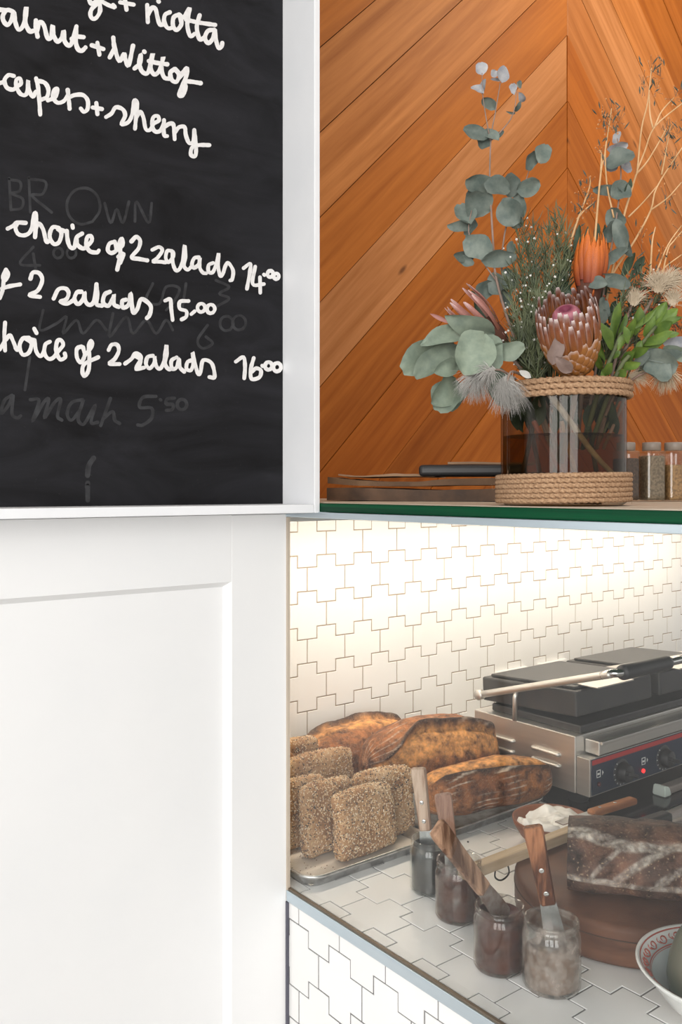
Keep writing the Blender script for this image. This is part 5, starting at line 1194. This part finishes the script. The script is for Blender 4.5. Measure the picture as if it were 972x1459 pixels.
def berries(label, cs, dt, seed):
    t = plant('berry_heath', label, 'branch'); rr = random.Random(seed); V, Fc, V2, F2 = [], [], [], []
    stem(t, [(850, 640), (900, 520), (cs[0][0], cs[0][1])], dt, 0.0016, 0.001, 'stem_green')
    for c in cs:
        for k in range(60):
            x, y = c[0]+rr.gauss(0, 11), c[1]+rr.gauss(0, 9); p = P(x, y, dt+rr.gauss(0, .006))
            if rr.random() < 0.35:
                r = rr.uniform(0.0008, 0.0016); v, f = lathe_geo([(r*0.4, -r), (r, 0), (r*0.4, r)], p, 6); b0 = len(V); V += v; Fc += [tuple(b0+i for i in q) for q in f]
            else:
                a = rr.uniform(0, 6.28); l = rr.uniform(4, 9); p1 = P(x+math.cos(a)*l, y-abs(math.sin(a))*l, dt+rr.gauss(0, .004)); tube_geo([p, p.lerp(p1, 0.5), p1], [0.0004, 0.0009, 0.0002], 4, V2, F2)
    setp(mk('berries', V, Fc, plain('berry_rust', (0.30, 0.07, 0.03), 0.5), t), kind='stuff'); setp(mk('leaflets', V2, F2, M['darkleaf'], t), kind='stuff')
berries('dark heath sprig with rust berries around the cream flowers', [(915,398),(925,420),(890,425),(945,440),(960,395),(905,445),(965,470)], -0.008, 21)
# J: right low leaves and tassel
t = plant('grey_leaf_branch', 'dark grey green cupped leaves drooping over the right rim', 'branch')
stem(t, [(850, 620, .03), (895, 525), (930, 505), (955, 495)], -0.04, 0.002, 0.0012)
for b, tp, w, ro, mt in [((915,508),(965,525),42,20,'euc'),((920,515),(955,540),34,-30,'euc'),((912,505),(972,505),20,10,'euc'),((945,490),(985,486),16,0,'eucpale'),((905,520),(925,500),16,0,'euc'),((945,495),(990,510),20,20,'bigleaf')]:
    leaf(P(b[0], b[1], -.045), P(tp[0], tp[1], -.055), px_m(w), M[mt], t, ro, 0.1, 'round')
t = plant('cream_brush_flower', 'beige fluffy tassel hanging below the right rim leaves', 'flower')
stem(t, [(880, 560, .03), (910, 535), (945, 525)], -0.04, 0.0016, 0.001)
tassel(t, (948, 528), (4, 26), 300, 28, 0.6, -.045, 'creamhair', 0.00024, 15); tassel(t, (900, 535), (30, 6), 160, 26, 0.5, -.03, 'creamhair', 0.0002, 16)
# K: submerged stems
t = plant('cut_stalk', 'bundle stalk of pale peeled wood slanting down right through the water', 'stalk')
M['stem_pale'] = plain('stem_pale', (0.50, 0.46, 0.41), 0.7, c2=(0.30, 0.27, 0.23), scale=120)
stem(t, [(775, 550), (812, 600), (845, 645), (880, 682)], -0.05, 0.0042, 0.0030, 'stem_pale', 'stalk')
for k, (a, b) in enumerate((((760, 600), (800, 676)), ((800, 600), (820, 674)), ((770, 560), (745, 674)), ((835, 580), (850, 672)), ((750, 580), (770, 676)), ((820, 560), (790, 674)))):
    t = plant('cut_stalk', ['reddish', 'tan', 'dark brown', 'olive', 'brown', 'grey brown'][k]+' submerged stalk '+['in the middle of the vase', 'right of the reddish stalk', 'near the left glass side', 'near the right glass side', 'left of the reddish stalk', 'behind the tan stalk'][k], 'stalk')
    t2 = [P(a[0], a[1], -0.02+0.012*k), P((a[0]+b[0])/2, (a[1]+b[1])/2, -0.02+0.012*k), P(b[0], b[1], -0.02+0.012*k)]
    tube('stalk', smoothpts(t2, 4), 0.0028, plain('stalk_%d' % k, [(0.30, 0.09, 0.05), (0.45, 0.25, 0.10), (0.08, 0.05, 0.03), (0.12, 0.10, 0.05), (0.16, 0.08, 0.04), (0.2, 0.15, 0.11)][k], 0.7), t, 8)
setp(box('pepper_grain', (0,0,0), (0.003,0.003,0.002), M['black'], None, 0.0008, Matrix.Translation(onZ(667, 1201, CTZ+0.0003)+Vector((0,0,0.0002)))), 'dark crumb on the tiles in front of the loaf tray', 'crumb')
